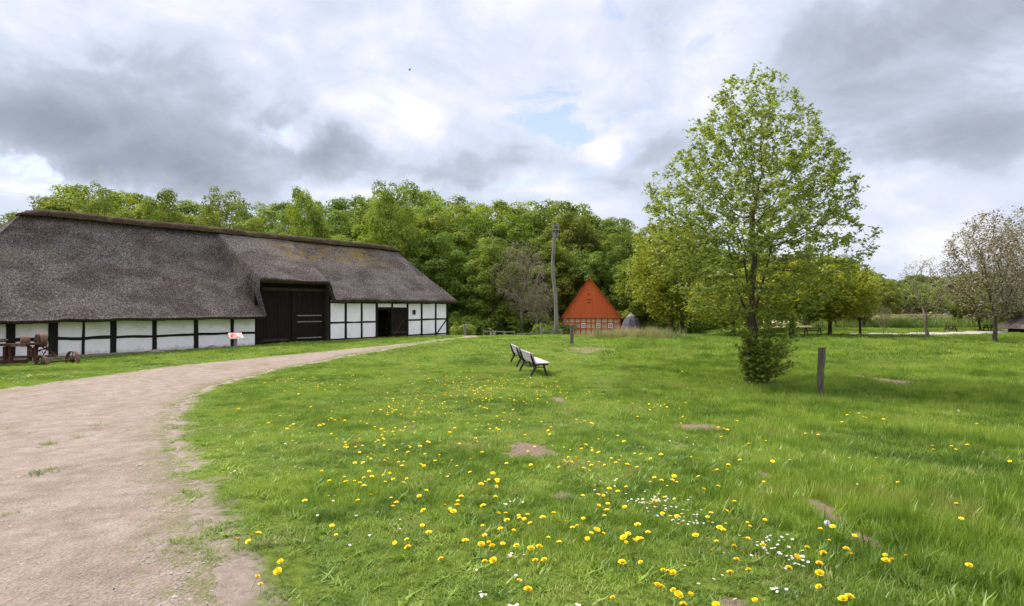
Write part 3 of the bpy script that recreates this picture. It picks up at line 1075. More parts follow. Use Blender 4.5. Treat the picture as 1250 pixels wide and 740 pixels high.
# ------------------------------------------------------------------ crooked pole with nest box
Y = 57.; kk = Y / F; p = onground(678.5, Y)
pole = empty('nesting_pole', (p.x, Y, 0)); tag(pole, 'tall crooked weathered tree pole topped with a small nest box, left of the red house', 'pole')
pp = [(679.0, 412), (679.2, 395), (678.8, 380), (678.4, 362), (676.3, 345), (674.6, 330), (675.0, 315), (676.3, 300), (677.0, 290), (677.2, 283)]
pts = [((a - 678.5) * kk, 0, EYE + (HY - b_) * kk) for a, b_ in pp]
pts[0] = (pts[0][0], 0, p.z - .3)
MB().tube(pts, [.23, .21, .195, .19, .185, .175, .17, .165, .175, .18], 9).build('trunk', M['polewood'], pole, smooth=True)
ztop = EYE + (HY - 283) * kk
q = MB(); q.tube([(-.22, 0, ztop - .5), (-.27, 0, ztop + .2), (-.25, 0, ztop + .85)], [.11, .09, .07], 7); q.build('fork_prong', M['polewood'], pole)
q = MB(); q.tube([(.05, 0, ztop - .5), (.2, 0, ztop + .2), (.26, .05, ztop + .8)], [.12, .10, .07], 7); q.build('fork_prong', M['polewood'], pole)
q = MB(); q.box(-.26, .26, -.28, .10, ztop + .20, ztop + .62); nb_ = q.build('nest_box', M['greywood'], pole)
q = MB(); q.box(-.34, .34, -.36, .14, ztop + .12, ztop + .19); q.build('shelf', M['greywood'], nb_)
q = MB(); q.box(-.14, .14, -.289, -.281, ztop + .28, ztop + .50); q.build('entrance', M['glass'], nb_)


# ------------------------------------------------------------------ fence posts and rails
def post(px, Y, h, wd, mat, label, name='fence_post', lean=0, notch=False, group='weathered wooden posts'):
    p = onground(px, Y)
    mb = MB(); n = 9; K_ = 10
    vv = []; ff = []
    for i in range(n):
        z = -.25 + (h + .25) * i / (n - 1)
        for j in range(K_):
            a = 2 * math.pi * j / K_
            r_ = wd / 2 * (1 + .16 * noise.noise(Vector((math.cos(a) * 1.5 + px, math.sin(a) * 1.5, z * 1.6))))
            if notch and z > .62 * h and math.cos(a) > .2: r_ *= 1.12
            if notch and .40 * h < z < .60 * h and math.cos(a) > .2: r_ *= .78
            vv.append((r_ * math.cos(a) + lean * z + .02 * noise.noise(Vector((px, z * 2, 4))), r_ * math.sin(a),
                       z + (.03 * noise.noise(Vector((math.cos(a), math.sin(a), px))) if i == n - 1 else 0)))
    for i in range(n - 1):
        for j in range(K_):
            ff.append((i * K_ + j, i * K_ + (j + 1) % K_, (i + 1) * K_ + (j + 1) % K_, (i + 1) * K_ + j))
    ff.append(tuple((n - 1) * K_ + j for j in range(K_)))
    o = MB().add(vv, ff).build(name, mat)
    o.location = p
    tag(o, label, 'post', group)
    return o


post(1001.5, 14.8, 1.22, .165, M['postwood'], 'grey notched wooden post standing alone right of the leafy tree', notch=True, lean=.01)
post(698, 33, 1.10, .20, M['postwood'], 'dark wooden post on the rise in front of the red house')
post(567.5, 51, 1.35, .24, M['greywood'], 'stout grey post at the forest edge just right of the barn')
post(600, 56, .90, .26, M['greywood'], 'pale stubby post, left one of a close pair at the forest edge', lean=-.05)
post(603.5, 56.3, 1.05, .24, M['greywood'], 'pale stubby post, right one of a close pair at the forest edge', lean=.06)
post(616.5, 54, .80, .12, M['greywood'], 'thin pale stake beside the end of the sandy path')
post(660.5, 60, 1.75, .20, M['greywood'], 'grey post standing among shrubs left of the tall crooked pole')
post(1050, 46.5, 1.45, .17, M['rust'], 'reddish brown stake on the grass left of the bare tree')


def rail_fence(px0, px1, Y0, Y1, h, n, label, rails=(.35, .8)):
    a = onground(px0, Y0); b_ = onground(px1, Y1)
    root = empty('rail_fence', a); tag(root, label, 'fence', 'low rail fences')
    for i in range(n):
        p = a.lerp(b_, i / (n - 1)); p.z = height(p.x, p.y); l = p - a
        MB().box(l.x - .06, l.x + .06, -.06 + l.y, .06 + l.y, l.z - .2, l.z + h).build('post', M['greywood'], root)
    for rz_ in rails:
        l = b_ - a
        MB().bar((0, -.08, h * rz_), (l.x, l.y - .08, l.z + h * rz_), .05, .11).build('rail', M['greywood'], root)


rail_fence(663, 686, 58.5, 60, 1.05, 3, 'low wooden rail fence between the crooked pole and the red house', (.55, .9))
rail_fence(632, 655, 56, 58, .85, 4, 'low grey rail fence at the forest edge left of the crooked pole', (.5, .9))
rail_fence(590, 628, 62, 60, .9, 4, 'thin grey rail fence below the dark forest edge', (.9,))

# ------------------------------------------------------------------ benches
def make_bench(loc, ang, tilt, label):
    """local x = facing direction, y = along the length (away)"""
    root = empty('garden_bench', loc); root.rotation_euler = (tilt, 0, ang)
    tag(root, label, 'bench', 'white slatted benches in a line on the lawn')
    L = 1.95
    for yy in (.12, L - .12):
        f = MB()
        f.tube([(-.30, yy, -.04), (-.25, yy, .10), (-.16, yy, .26), (-.12, yy, .38)], [.034, .036, .040, .044], 6)
        f.tube([(.27, yy, -.04), (.22, yy, .12), (.17, yy, .28), (.15, yy, .38)], [.030, .032, .036, .040], 6)
        f.bar((-.20, yy, .385), (.30, yy, .405), .045, .05)
        f.tube([(-.14, yy, .36), (-.20, yy, .50), (-.25, yy, .63), (-.29, yy, .76)], [.046, .046, .042, .028], 6)
        f.tube([(-.15, yy, .27), (0, yy, .31), (.16, yy, .29)], .016, 5)
        f.build('end_frame', M['iron'], root, smooth=True)
    for i in range(4):
        x = -.10 + i * .125
        o = MB().box(x - .055, x + .055, 0, L, .415 + .004 * i, .450 + .004 * i).build('seat_slat', M['benchwood'], root, bevel=.008)
    for i in range(3):
        z = .50 + i * .105; x = -.150 - (z - .45) * .36
        MB().box(-.016, .016, 0, L, -.046, .046, Matrix.Translation((x, 0, z)) @ Matrix.Rotation(R(-18), 4, 'Y')).build('back_slat', M['benchwood'], root, bevel=.006)


def bench_at(p0, p1, label):
    a = Vector(p0); b_ = Vector(p1)
    a = Vector((a.x, a.y, height(a.x, a.y))); b_ = Vector((b_.x, b_.y, height(b_.x, b_.y)))
    d = b_ - a
    ang = math.atan2(d.y, d.x) - math.pi / 2
    tilt = math.atan2(d.z, math.hypot(d.x, d.y))
    make_bench(a, ang, tilt, label)


bench_at(((659.5 - 625) / F * 18.3, 18.3), ((643.5 - 625) / F * 20.2, 20.2), 'white slatted bench with dark iron ends, nearer of the two on the lawn')
bench_at(((640.5 - 625) / F * 21.2, 21.2), ((630.5 - 625) / F * 23.3, 23.3), 'white slatted bench with dark iron ends, farther of the two, behind the nearer one')

# ------------------------------------------------------------------ information sign
p = onground(287.5, 31.2)
sg = empty('information_sign', p, BA - R(8)); tag(sg, 'low tilted information board in red and white on a grey post before the barn', 'sign')
MB().box(-.07, .07, -.04, .04, -.2, .62).build('post', M['signpost'], sg)
Mt = Matrix.Translation((0, -.06, .70)) @ Matrix.Rotation(R(38), 4, 'X')
m, t, b = newmat('sign_print', .5, .3)
co = t.node('ShaderNodeTexCoord').outputs['Object']
c = t.ramp(t.noise(co, 6, 3, .5), [(.40, (.75, .55, .48)), (.5, (.70, .20, .12)), (.62, (.40, .06, .03))])
t.put(b.inputs['Base Color'], c)
o = MB().box(-.34, .34, -.23, .23, -.015, .015, Mt).build('panel', M['white'], sg, bevel=.004)
MB().box(-.31, .31, -.20, .20, .018, .022, Mt).build('print', m, o)

# ------------------------------------------------------------------ rusty farm machine
p = at(24, 446)
YM = 23.6
root = empty('farm_machine', onground(20, YM), R(7))
km = YM / F
def mx(px): return (px - 20) * km
g0 = height((20 - 625) * km, YM)
def mz(py): return EYE + (HY - py) * km - g0
tag(root, 'rusty old farm machine with iron wheels parked in the grass before the barn', 'machine')
q = MB(); q.bar((mx(-60), 0, .10), (mx(32), 0, mz(441)), .12, .13); q.build('chassis_beam', M['rust'], root)
q = MB(); q.bar((mx(-60), .9, .22), (mx(48), .9, mz(437)), .10, .10); q.build('chassis_beam', M['rust2'], root)
q = MB(); q.bar((mx(-40), .05, mz(422)), (mx(50), .05, mz(420)), .35, .09); q.build('upper_frame', M['rust'], root)
q = MB(); q.bar((mx(18), -.2, mz(421.6)), (mx(34), -.2, mz(421)), .06, .10); q.build('cross_bar', M['rust2'], root)
q = MB(); q.bar((mx(-20), -.1, mz(417)), (mx(8), -.1, mz(415)), .5, .04); q.build('seat_board', M['greywood'], root)
for (a, b_) in ((7, 430), (13, 431), (34, 430), (41, 430), (-14, 430)):
    q = MB(); q.box(mx(a) - .05, mx(a) + .05, -.04, .10, mz(441), mz(423)); q.build('upright', M['rust'], root)
q = MB(); q.box(mx(33), mx(39), -.08, .3, mz(436), mz(425)); q.build('gear_box', M['rust'], root, bevel=.02)
def drum(x, y, z, r_, wdt, tilt, mat, name='drum'):
    mb = MB(); K_ = 20; vv = []; ff = []
    for (yy, rr) in ((-wdt / 2, r_ * .2), (-wdt / 2, r_), (wdt / 2, r_), (wdt / 2, r_ * .2)):
        for j in range(K_):
            a = 2 * math.pi * j / K_; vv.append((rr * math.cos(a), yy, rr * math.sin(a)))
    for i in range(3):
        for j in range(K_): ff.append((i * K_ + j, (i + 1) * K_ + j, (i + 1) * K_ + (j + 1) % K_, i * K_ + (j + 1) % K_))
    o = mb.add(vv, ff).build(name, mat, root, bevel=.01)
    o.location = (x, y, z); o.rotation_euler = (0, 0, tilt)
    return o
drum(mx(24), .3, mz(417.5), .22, .30, R(-52), M['rust2'])
drum(mx(44), .25, mz(416), .28, .24, R(-42), M['rust2'])
drum(mx(40), .15, mz(417), .30, .04, R(-42), M['rust'], 'flange')
def iron_wheel(x, y, z, r_, rz, sink):
    w_ = empty('wheel', (x, y, z), rz); w_.parent = root
    mb = MB(); K_ = 28; vv = []; ff = []
    for (yy, rr) in ((-.065, r_), (.065, r_), (.065, r_ - .025), (-.065, r_ - .025)):
        for j in range(K_):
            a = 2 * math.pi * j / K_; vv.append((rr * math.cos(a), yy, rr * math.sin(a)))
    for i in range(4):
        for j in range(K_): ff.append((i * K_ + j, ((i + 1) % 4) * K_ + j, ((i + 1) % 4) * K_ + (j + 1) % K_, i * K_ + (j + 1) % K_))
    mb.add(vv, ff).build('rim', M['rust2'], w_)
    sp_ = MB()
    for j in range(8):
        a = 2 * math.pi * j / 8
        sp_.tube([(0, 0, 0), ((r_ - .02) * math.cos(a), 0, (r_ - .02) * math.sin(a))], .014, 5)
    sp_.tube([(0, -.09, 0), (0, .09, 0)], .06, 10)
    sp_.build('spokes', M['rust'], w_)
iron_wheel(mx(53), -.25, .04, .40, R(-30), 0)
iron_wheel(mx(70), .75, .10, .42, R(-30), 0)
iron_wheel(mx(-24), -.2, .15, .36, R(-30), 0)
q = MB(); q.tube([(mx(53), -.25, .10), (mx(72), .75, .16)], .035, 7); q.build('axle', M['rust'], root)
for (a, b_, c, d) in ((46, 437, 54, 420), (50, 421, 57, 436), (45, 423, 60, 434)):
    q = MB(); q.bar((mx(a), .1, mz(b_)), (mx(c), .25, mz(d)), .03, .04); q.build('strut', M['rust'], root)
q = MB()
for i in range(10):
    a = i / 10; q.tube([(mx(45 + 4 * math.cos(i)), .1, mz(432 - i)), (mx(48 + 4 * math.cos(i + 1)), .15, mz(431 - i))], .02, 5)
q.build('chain', M['rust'], root)

# ------------------------------------------------------------------ things far right
def table(px, Y, wd, label):
    p = onground(px, Y); root = empty('picnic_table', p); tag(root, label, 'table', 'dark picnic tables')
    MB().box(-wd / 2, wd / 2, -.38, .38, .70, .76).build('tabletop', M['darkwood'], root)
    for sy in (-1, 1): MB().box(-wd / 2 + .05, wd / 2 - .05, sy * .72 - .14, sy * .72 + .14, .42, .47).build('seat', M['darkwood'], root)
    for sx_ in (-1, 1):
        q = MB(); x = sx_ * wd * .38
        q.bar((x, -.72, 0), (x, -.2, .7), .09, .10); q.bar((x, .72, 0), (x, .2, .7), .09, .10); q.bar((x, -.8, .40), (x, .8, .40), .05, .10)
        q.build('leg_frame', M['darkwood'], root)
    root.scale = (.8, .45, .8)


table(1160.5, 51, 1.0, 'dark wooden picnic table on the gravel between the bare tree and the big right tree')
table(1208, 53, 1.1, 'dark wooden picnic table next to the low shed, left of the big trunk')
table(992, 49, 1.9, 'long dark wooden table in the shade of the yellow-green trees')
# low thatched shed at the right edge
Y = 47.; p = onground(1296, Y); sh = empty('thatched_shed', (p.x, Y, p.z)); tag(sh, 'low shed with a grey-brown thatched roof at the right edge of the meadow', 'shed')
q = MB(); q.box(-1.9, 2.8, .3, 2.9, -.2, .62); q.build('wall', M['timber'], sh)
v = []
for (a, b_, z) in ((-2.9, -.25, .42), (3.6, -.25, .42), (3.6, 3.4, .42), (-2.9, 3.4, .42), (-2.9 + .1, -.2, .62), (3.5, -.2, .62), (3.5, 3.3, .62), (-2.8, 3.3, .62), (-1.25, 1.6, 2.0), (2.2, 1.6, 2.0)):
    v.append((a, b_, z))
q = MB(); q.add(v, [(0, 1, 5, 4), (1, 2, 6, 5), (2, 3, 7, 6), (3, 0, 4, 7), (3, 2, 1, 0), (4, 5, 9, 8), (5, 6, 9), (6, 7, 8, 9), (7, 4, 8)]); q.build('roof', M['thatch'], sh, bevel=.08)

# parked cars, far behind the trees
def make_car(paint, name='parked_car'):
    root = empty(name, (0, 0, 0))
    sec = [(-2.05, .45, .62), (-1.95, .30, .80), (-1.1, .22, .88), (0, .20, .92), (1.2, .22, .93), (1.95, .28, .86), (2.1, .45, .62)]
    mb = MB(); vv = []; ff = []
    for (x, zl, zh) in sec:
        for (yy, z) in ((-.78, zl), (-.84, (zl + zh) / 2), (-.76, zh), (.76, zh), (.84, (zl + zh) / 2), (.78, zl)): vv.append((x, yy, z))
    for i in range(len(sec) - 1):
        for j in range(6): ff.append((i * 6 + j, i * 6 + (j + 1) % 6, (i + 1) * 6 + (j + 1) % 6, (i + 1) * 6 + j))
    ff += [tuple(range(6))[::-1], tuple((len(sec) - 1) * 6 + j for j in range(6))]
    mb.add(vv, ff)
    body = mb.build('body', paint, root, smooth=False, bevel=.03)
    cv = []
    for (x, z, wy) in ((-.95, .88, .72), (-.35, 1.40, .60), (1.0, 1.42, .60), (1.65, .90, .70)):
        cv += [(x, -wy, z), (x, wy, z)]
    MB().add(cv, [(0, 2, 4, 6), (1, 7, 5, 3), (0, 1, 3, 2), (4, 5, 7, 6), (0, 6, 7, 1)]).build('windows', M['glass'], root)
    MB().add([(-.37, -.61, 1.405), (1.02, -.61, 1.425), (1.02, .61, 1.425), (-.37, .61, 1.405), (-.3, -.56, 1.47), (.95, -.56, 1.48), (.95, .56, 1.48), (-.3, .56, 1.47)],
             [(0, 1, 5, 4), (1, 2, 6, 5), (2, 3, 7, 6), (3, 0, 4, 7), (4, 5, 6, 7), (3, 2, 1, 0)]).build('roof', paint, root)
    for (x, yy) in ((-1.25, -.78), (1.3, -.78), (-1.25, .78), (1.3, .78)):
        wv = MB().tube([(x, yy - .09, .31), (x, yy + .09, .31)], .31, 16).build('wheel', M['rubber'], root)
        MB().tube([(x, yy - .10, .31), (x, yy + .10, .31)], .18, 10).build('rim', M['signpost'], wv)
    for s_ in (-1, 1): MB().box(-2.07, -1.98, s_ * .6 - .15, s_ * .6 + .15, .60, .72).build('headlight', M['white'], root)
    return root


for (px, Y, a, colr, lab) in ((1026, 112, 8, (.45, .03, .025), 'red car parked far behind the meadow, between the trees'),
                              (1039, 116, -12, (.22, .25, .30), 'blue-grey car parked right of the red car far behind the meadow'),
                              (1212, 118, 5, (.60, .60, .62), 'silver car parked far off behind the reeds, left of the big trunk'),
                              (1186, 120, 5, (.72, .72, .70), 'white car parked far off behind the reeds, between the two large right trees'),
                              (1160, 121, 4, (.08, .09, .10), 'dark grey car parked far off behind the row of young trees')):
    mp = simple('car_paint', colr, None, rough=.3, spec=.5)
    c_ = make_car(mp); c_.location = onground(px, Y); c_.rotation_euler = (0, 0, R(a))
    tag(c_, lab, 'car', 'cars parked far behind the meadow')

# bird
bp = Vector(((500 - 625) / F * 90, 90, EYE + (HY - 85.5) / F * 90))
q = MB(); q.tube([(-.22, 0, 0), (-.1, 0, .02), (.1, 0, .03), (.24, 0, .02)], [.02, .07, .07, .02], 8)
q.add([(-.05, 0, .04), (.12, 0, .04), (.10, -.5, .10), (.02, -.5, .10), (-.05, 0, .02), (.12, 0, .02), (.10, -.5, .09), (.02, -.5, .09)],
      [(0, 1, 2, 3), (7, 6, 5, 4), (0, 4, 5, 1), (1, 5, 6, 2), (2, 6, 7, 3), (3, 7, 4, 0)])
q.add([(-.05, 0, .04), (.12, 0, .04), (.10, .5, .10), (.02, .5, .10), (-.05, 0, .02), (.12, 0, .02), (.10, .5, .09), (.02, .5, .09)],
      [(3, 2, 1, 0), (4, 5, 6, 7), (1, 5, 4, 0), (2, 6, 5, 1), (3, 7, 6, 2), (0, 4, 7, 3)])
o = q.build('bird', simple('feathers', (.09, .09, .10), None)); o.location = bp; o.rotation_euler = (0, R(-10), R(20))
tag(o, 'small dark bird flying high in the cloudy sky', 'bird')


# ------------------------------------------------------------------ trees
def colonize(att, start, trunk_top, step, infl, kill, iters=140, rs=RS, extra=()):
    pos = [np.array(start, float)]; par = [-1]
    n = int(np.ceil(np.linalg.norm(np.array(trunk_top) - np.array(start)) / step))
    for i in range(1, n + 1):
        p = np.array(start) + (np.array(trunk_top) - np.array(start)) * i / n
        p[:2] += .03 * rs.randn(2)
        pos.append(p); par.append(len(pos) - 2)
    for (src, pts) in extra:
        last = min(src, len(pos) - 1)
        for q in pts:
            pos.append(np.array(q, float)); par.append(last); last = len(pos) - 1
    P = np.array(pos)
    A = att.copy()
    d = ((A[:, None] - P[None]) ** 2).sum(-1)
    ni = d.argmin(1); nd = d.min(1)
    for it in range(iters):
        if len(A) == 0: break
        m_ = nd < infl ** 2
        if not m_.any(): m_ = nd <= nd.min() * 1.5
        ids = ni[m_]
        v = A[m_] - P[ids]
        v /= np.linalg.norm(v, axis=1)[:, None] + 1e-9
        acc = np.zeros_like(P); np.add.at(acc, ids, v)
        u = np.unique(ids)
        dirs = acc[u]; dirs /= np.linalg.norm(dirs, axis=1)[:, None] + 1e-9
        dirs += .18 * rs.randn(*dirs.shape); dirs[:, 2] += .05
        dirs /= np.linalg.norm(dirs, axis=1)[:, None] + 1e-9
        new = P[u] + dirs * step
        base = len(P)
        P = np.vstack([P, new]); par += u.tolist()
        d = ((A[:, None] - new[None]) ** 2).sum(-1)
        k_ = d.argmin(1); dm = d[np.arange(len(A)), k_]
        better = dm < nd
        ni = np.where(better, base + k_, ni); nd = np.where(better, dm, nd)
        keep = nd > kill ** 2
        A = A[keep]; ni = ni[keep]; nd = nd[keep]
    return P, np.array(par)


def radii(P, par, r0, ex):
    n = len(P); acc = np.zeros(n); ch = [[] for _ in range(n)]
    for i in range(1, n): ch[par[i]].append(i)
    r = np.zeros(n)
    for i in range(n - 1, -1, -1):
        if not ch[i]: r[i] = r0
        else: r[i] = sum(r[c] ** ex for c in ch[i]) ** (1 / ex)
    return r, ch


def branch_mesh(P, par, r, ch, rmin=0, swell=None):
    mb = MB()
    stack = [(0, None)]
    while stack:
        i, src = stack.pop()
        chain = ([src] if src is not None else []) + [i]
        cur = i
        while ch[cur]:
            cs = sorted(ch[cur], key=lambda c: -r[c])
            for c in cs[1:]: stack.append((c, cur))
            cur = cs[0]; chain.append(cur)
        pts = [P[c] for c in chain]
        rr = [r[c] for c in chain]
        if src is not None: rr[0] = min(r[src], rr[1] * 1.15)
        if max(rr) < rmin: continue
        k = 10 if rr[0] > .08 else (6 if rr[0] > .02 else (4 if rr[0] > .008 else 3))
        mb.tube(pts, rr, k, cap=False)
    return mb


def rand_rot(n, upbias, rs):
    """random frames whose normals lean upward"""
    nz = rs.randn(n, 3); nz /= np.linalg.norm(nz, axis=1)[:, None]
    nz[:, 2] = np.abs(nz[:, 2]) if upbias > 0 else nz[:, 2]
    nz[:, 2] += upbias
    nz /= np.linalg.norm(nz, axis=1)[:, None]
    a = rs.randn(n, 3); a -= nz * (a * nz).sum(1)[:, None]; a /= np.linalg.norm(a, axis=1)[:, None]
    b_ = np.cross(nz, a)
    return a, b_, nz


def leaves(C, size, shape, rs, upbias=.5, sizevar=.35, nrm=None):
    """one mesh of many leaves at centres C"""
    n = len(C)
    a, b_, nz = rand_rot(n, upbias, rs)
    if nrm is not None:
        nz = nz * .75 + nrm; nz /= np.linalg.norm(nz, axis=1)[:, None]
        a -= nz * (a * nz).sum(1)[:, None]; a /= np.linalg.norm(a, axis=1)[:, None]; b_ = np.cross(nz, a)
    s = size * (1 + sizevar * rs.uniform(-1, 1, n))
    if shape == 'maple':
        T = np.array([(0, -.5, 0), (.16, -.12, .03), (.55, .05, -.06), (.22, .22, .02), (0, .60, -.08), (-.22, .22, .02), (-.55, .05, -.06), (-.16, -.12, .03)])
        Fc = [(0, 1, 3, 5), (0, 5, 7, 7), (1, 2, 3, 3), (3, 4, 5, 5), (5, 6, 7, 7)]
        Fc = [(0, 1, 7), (1, 3, 5, 7), (1, 2, 3), (3, 4, 5), (5, 6, 7)]
    elif shape == 'kite':
        T = np.array([(0, -.5, 0), (.34, 0, .05), (0, .5, -.04), (-.34, 0, .05)])
        Fc = [(0, 1, 2, 3)]
    elif shape == 'clump':   # three leaf faces
        T = np.array([(0, -.5, 0), (.30, -.1, .1), (0, .4, -.04), (-.28, -.05, .1), (.2, .0, -.1), (.6, .15, .1), (.35, .5, .15), (.05, .3, .0), (-.5, -.3, -.1), (-.2, -.3, .15), (-.25, .15, .2), (-.6, .1, .0)])
        Fc = [(0, 1, 2, 3), (4, 5, 6, 7), (8, 9, 10, 11)]
    k = len(T)
    V = (C[:, None] + s[:, None, None] * (a[:, None] * T[None, :, 0, None] + b_[:, None] * T[None, :, 1, None] + nz[:, None] * T[None, :, 2, None])).reshape(-1, 3)
    faces = []
    base = np.arange(n)[:, None] * k
    for fc in Fc:
        faces += (base + np.array(fc)[None]).tolist()
    rnd = np.repeat(rs.uniform(0, 1, n), k)
    return V, faces, rnd


def fill(n, inside, box, rs):
    out = []
    lo, hi = np.array(box[0]), np.array(box[1])
    tot = 0
    while tot < n:
        p = rs.uniform(lo, hi, (n * 2, 3)); p = p[inside(p)]
        out.append(p); tot += len(p)
    return np.vstack(out)[:n]


def profile_fn(prof, lobes=.12, seed=0, cx=0):
    """prof: (height, radius) list -> inside test with an uneven outline"""
    hs = np.array([p[0] for p in prof]); rsd = np.array([p[1] for p in prof])
    ph = np.random.RandomState(seed).uniform(0, 6.28, 6)

    def f(p):
        a = np.arctan2(p[:, 1], p[:, 0] - cx)
        rr = np.interp(p[:, 2], hs, rsd, left=0, right=0)
        m_ = 1 + lobes * (np.sin(3 * a + ph[0] + p[:, 2] * .9) + .7 * np.sin(5 * a + ph[1] - p[:, 2] * 1.7) + .5 * np.sin(2 * a + ph[2] + p[:, 2] * 2.3))
        return np.hypot(p[:, 0] - cx, p[:, 1]) < rr * m_
    return f


def grown_tree(name, prof, height_, trunk_h, natt, step, r0, ex, leafn, leafsize, shape, leafm, barkm, seed, spread=.12, lean=(0, 0), upbias=.4, twigr=.02,
               infl=1.6, kill=None, trunkmin=0, lobes=.12, sizevar=.35, hollow=0, minleaf=0, base_swell=1.35):
    rs = np.random.RandomState(seed)
    mr = max(p[1] for p in prof) * 1.4
    fn = profile_fn(prof, lobes, seed)
    att = fill(natt, fn, ((-mr, -mr, prof[0][0]), (mr, mr, prof[-1][0])), rs)
    P, par = colonize(att, (0, 0, -.15), (lean[0], lean[1], trunk_h), step, infl, kill or step * 1.1, rs=rs)
    r, ch = radii(P, par, r0, ex)
    low = P[:, 2] < .7
    r = np.where(low, r * (1 + (base_swell - 1) * np.clip((.7 - P[:, 2]) / .7, 0, 1)), r)
    root = empty(name, (0, 0, 0))
    mb = branch_mesh(P, par, r, ch)
    mb.build('trunk', barkm, root, smooth=True)
    if leafn:
        ids = np.where((r < twigr) & (P[:, 2] > prof[0][0] * .9 + minleaf))[0]
        pick = rs.choice(ids, leafn)
        # along the twig from parent to node, in small bunches
        f_ = rs.uniform(0, 1, (leafn, 1))
        C = P[pick] * f_ + P[par[pick]] * (1 - f_) + spread * rs.randn(leafn, 3)
        C[:, 2] -= spread * .2
        V, Fc, rnd = leaves(C, leafsize, shape, rs, upbias, sizevar)
        mesh_obj('crown', V, Fc, leafm, root, attr={'rnd': rnd})
    return root


# the big young maple
MY = 16.75
mp = onground(917, MY)
kk = MY / F
prof = [(h_ * 1.0, r_) for h_, r_ in ((1.35, .8), (1.8, 1.5), (2.1, 1.9), (2.8, 2.35), (3.6, 2.8), (4.4, 3.0), (5.2, 3.0), (6.0, 2.75), (6.8, 2.4), (7.6, 1.95), (8.3, 1.40), (8.9, .85), (9.3, .35), (9.55, .1))]
rs = np.random.RandomState(5)
fn = profile_fn(prof, .09, 5)
att = fill(5200, fn, ((-4, -4, 1.3), (4, 4, 9.6)), rs)
att = att[~((att[:, 2] < 3.2) & (rs.uniform(0, 1, len(att)) < .25))]
ex_ = [(7, [(-.16, .05, 2.2), (-.30, .1, 2.6), (-.42, .12, 3.1), (-.5, .15, 3.6), (-.62, .2, 4.2)]),
       (8, [(.12, -.06, 2.25), (.24, -.12, 2.8), (.36, -.18, 3.4), (.5, -.2, 4.0)]),
       (9, [(.1, .2, 2.5), (.2, .45, 3.0), (.3, .6, 3.6)]), (9, [(-.1, -.2, 2.5), (-.28, -.4, 3.0), (-.45, -.6, 3.6)])]
P, par = colonize(att, (0, 0, -.1), (.06, 0, 5.2), .24, 1.3, .27, 110, rs, ex_)
# continue the leader
r, ch = radii(P, par, .0038, 2.28)
sc = .155 / r[2]
r = np.where(r > .03, r * (1 + (sc - 1) * np.clip((r - .03) / (r[2] - .03), 0, 1)), r)
r = np.where(P[:, 2] < .5, r * (1 + .3 * np.clip((.5 - P[:, 2]) / .5, 0, 1)), r)
tree = empty('maple_tree', mp)
tag(tree, 'large fresh green leafy tree on the lawn, leafy shoots round its foot', 'tree')
branch_mesh(P, par, r, ch).build('trunk', M['bark'], tree, smooth=True)
ids = np.where((r < .013) & (P[:, 2] > 1.3))[0]
nb_ = 6000
pk = rs.choice(ids, nb_)
f_ = rs.uniform(.2, 1.15, (nb_, 1))
Cb = P[pk] * f_ + P[par[pk]] * (1 - f_)
C = np.repeat(Cb, 6, 0) + rs.randn(nb_ * 6, 3) * np.array([.068, .068, .055])
V, Fc, rnd = leaves(C, .094, 'maple', rs, .55, .4)
mesh_obj('crown', V, Fc, M['leaf_maple'], tree, attr={'rnd': rnd})
# shoots round the foot
sh_ = MB(); tips = []
for i in range(150):
    a = rs.uniform(0, 6.28); l = rs.uniform(.6, 2.3)
    out = rs.uniform(.15, .75)
    if math.cos(a) > 0: out *= 1.35
    else: out *= .6; l *= .75
    p0 = Vector((.12 + .12 * math.cos(a), -.12 + .10 * math.sin(a), rs.uniform(.0, .4)))
    p1 = p0 + Vector((math.cos(a) * out * .45, math.sin(a) * out * .45, l * .4)); p2 = p0 + Vector((math.cos(a) * out, math.sin(a) * out, l * (.95 - .35 * out)))
    sh_.tube([p0, p1, p2], [.010, .007, .003], 4, cap=False)
    for k_ in range(30):
        f1 = rs.uniform(.15, 1.03)
        q = p0.lerp(p1, f1 * 2) if f1 < .5 else p1.lerp(p2, f1 * 2 - 1)
        tips.append(np.array(q) + rs.randn(3) * .075)
tips = np.array(tips)
for i in range(3):    # a few long shoots on the right
    pass
sh_.build('shoots', M['bark'], tree)
V, Fc, rnd = leaves(tips, .105, 'maple', rs, .5, .4)
mesh_obj('shoot_leaves', V, Fc, M['leaf_bush'], tree, attr={'rnd': rnd})


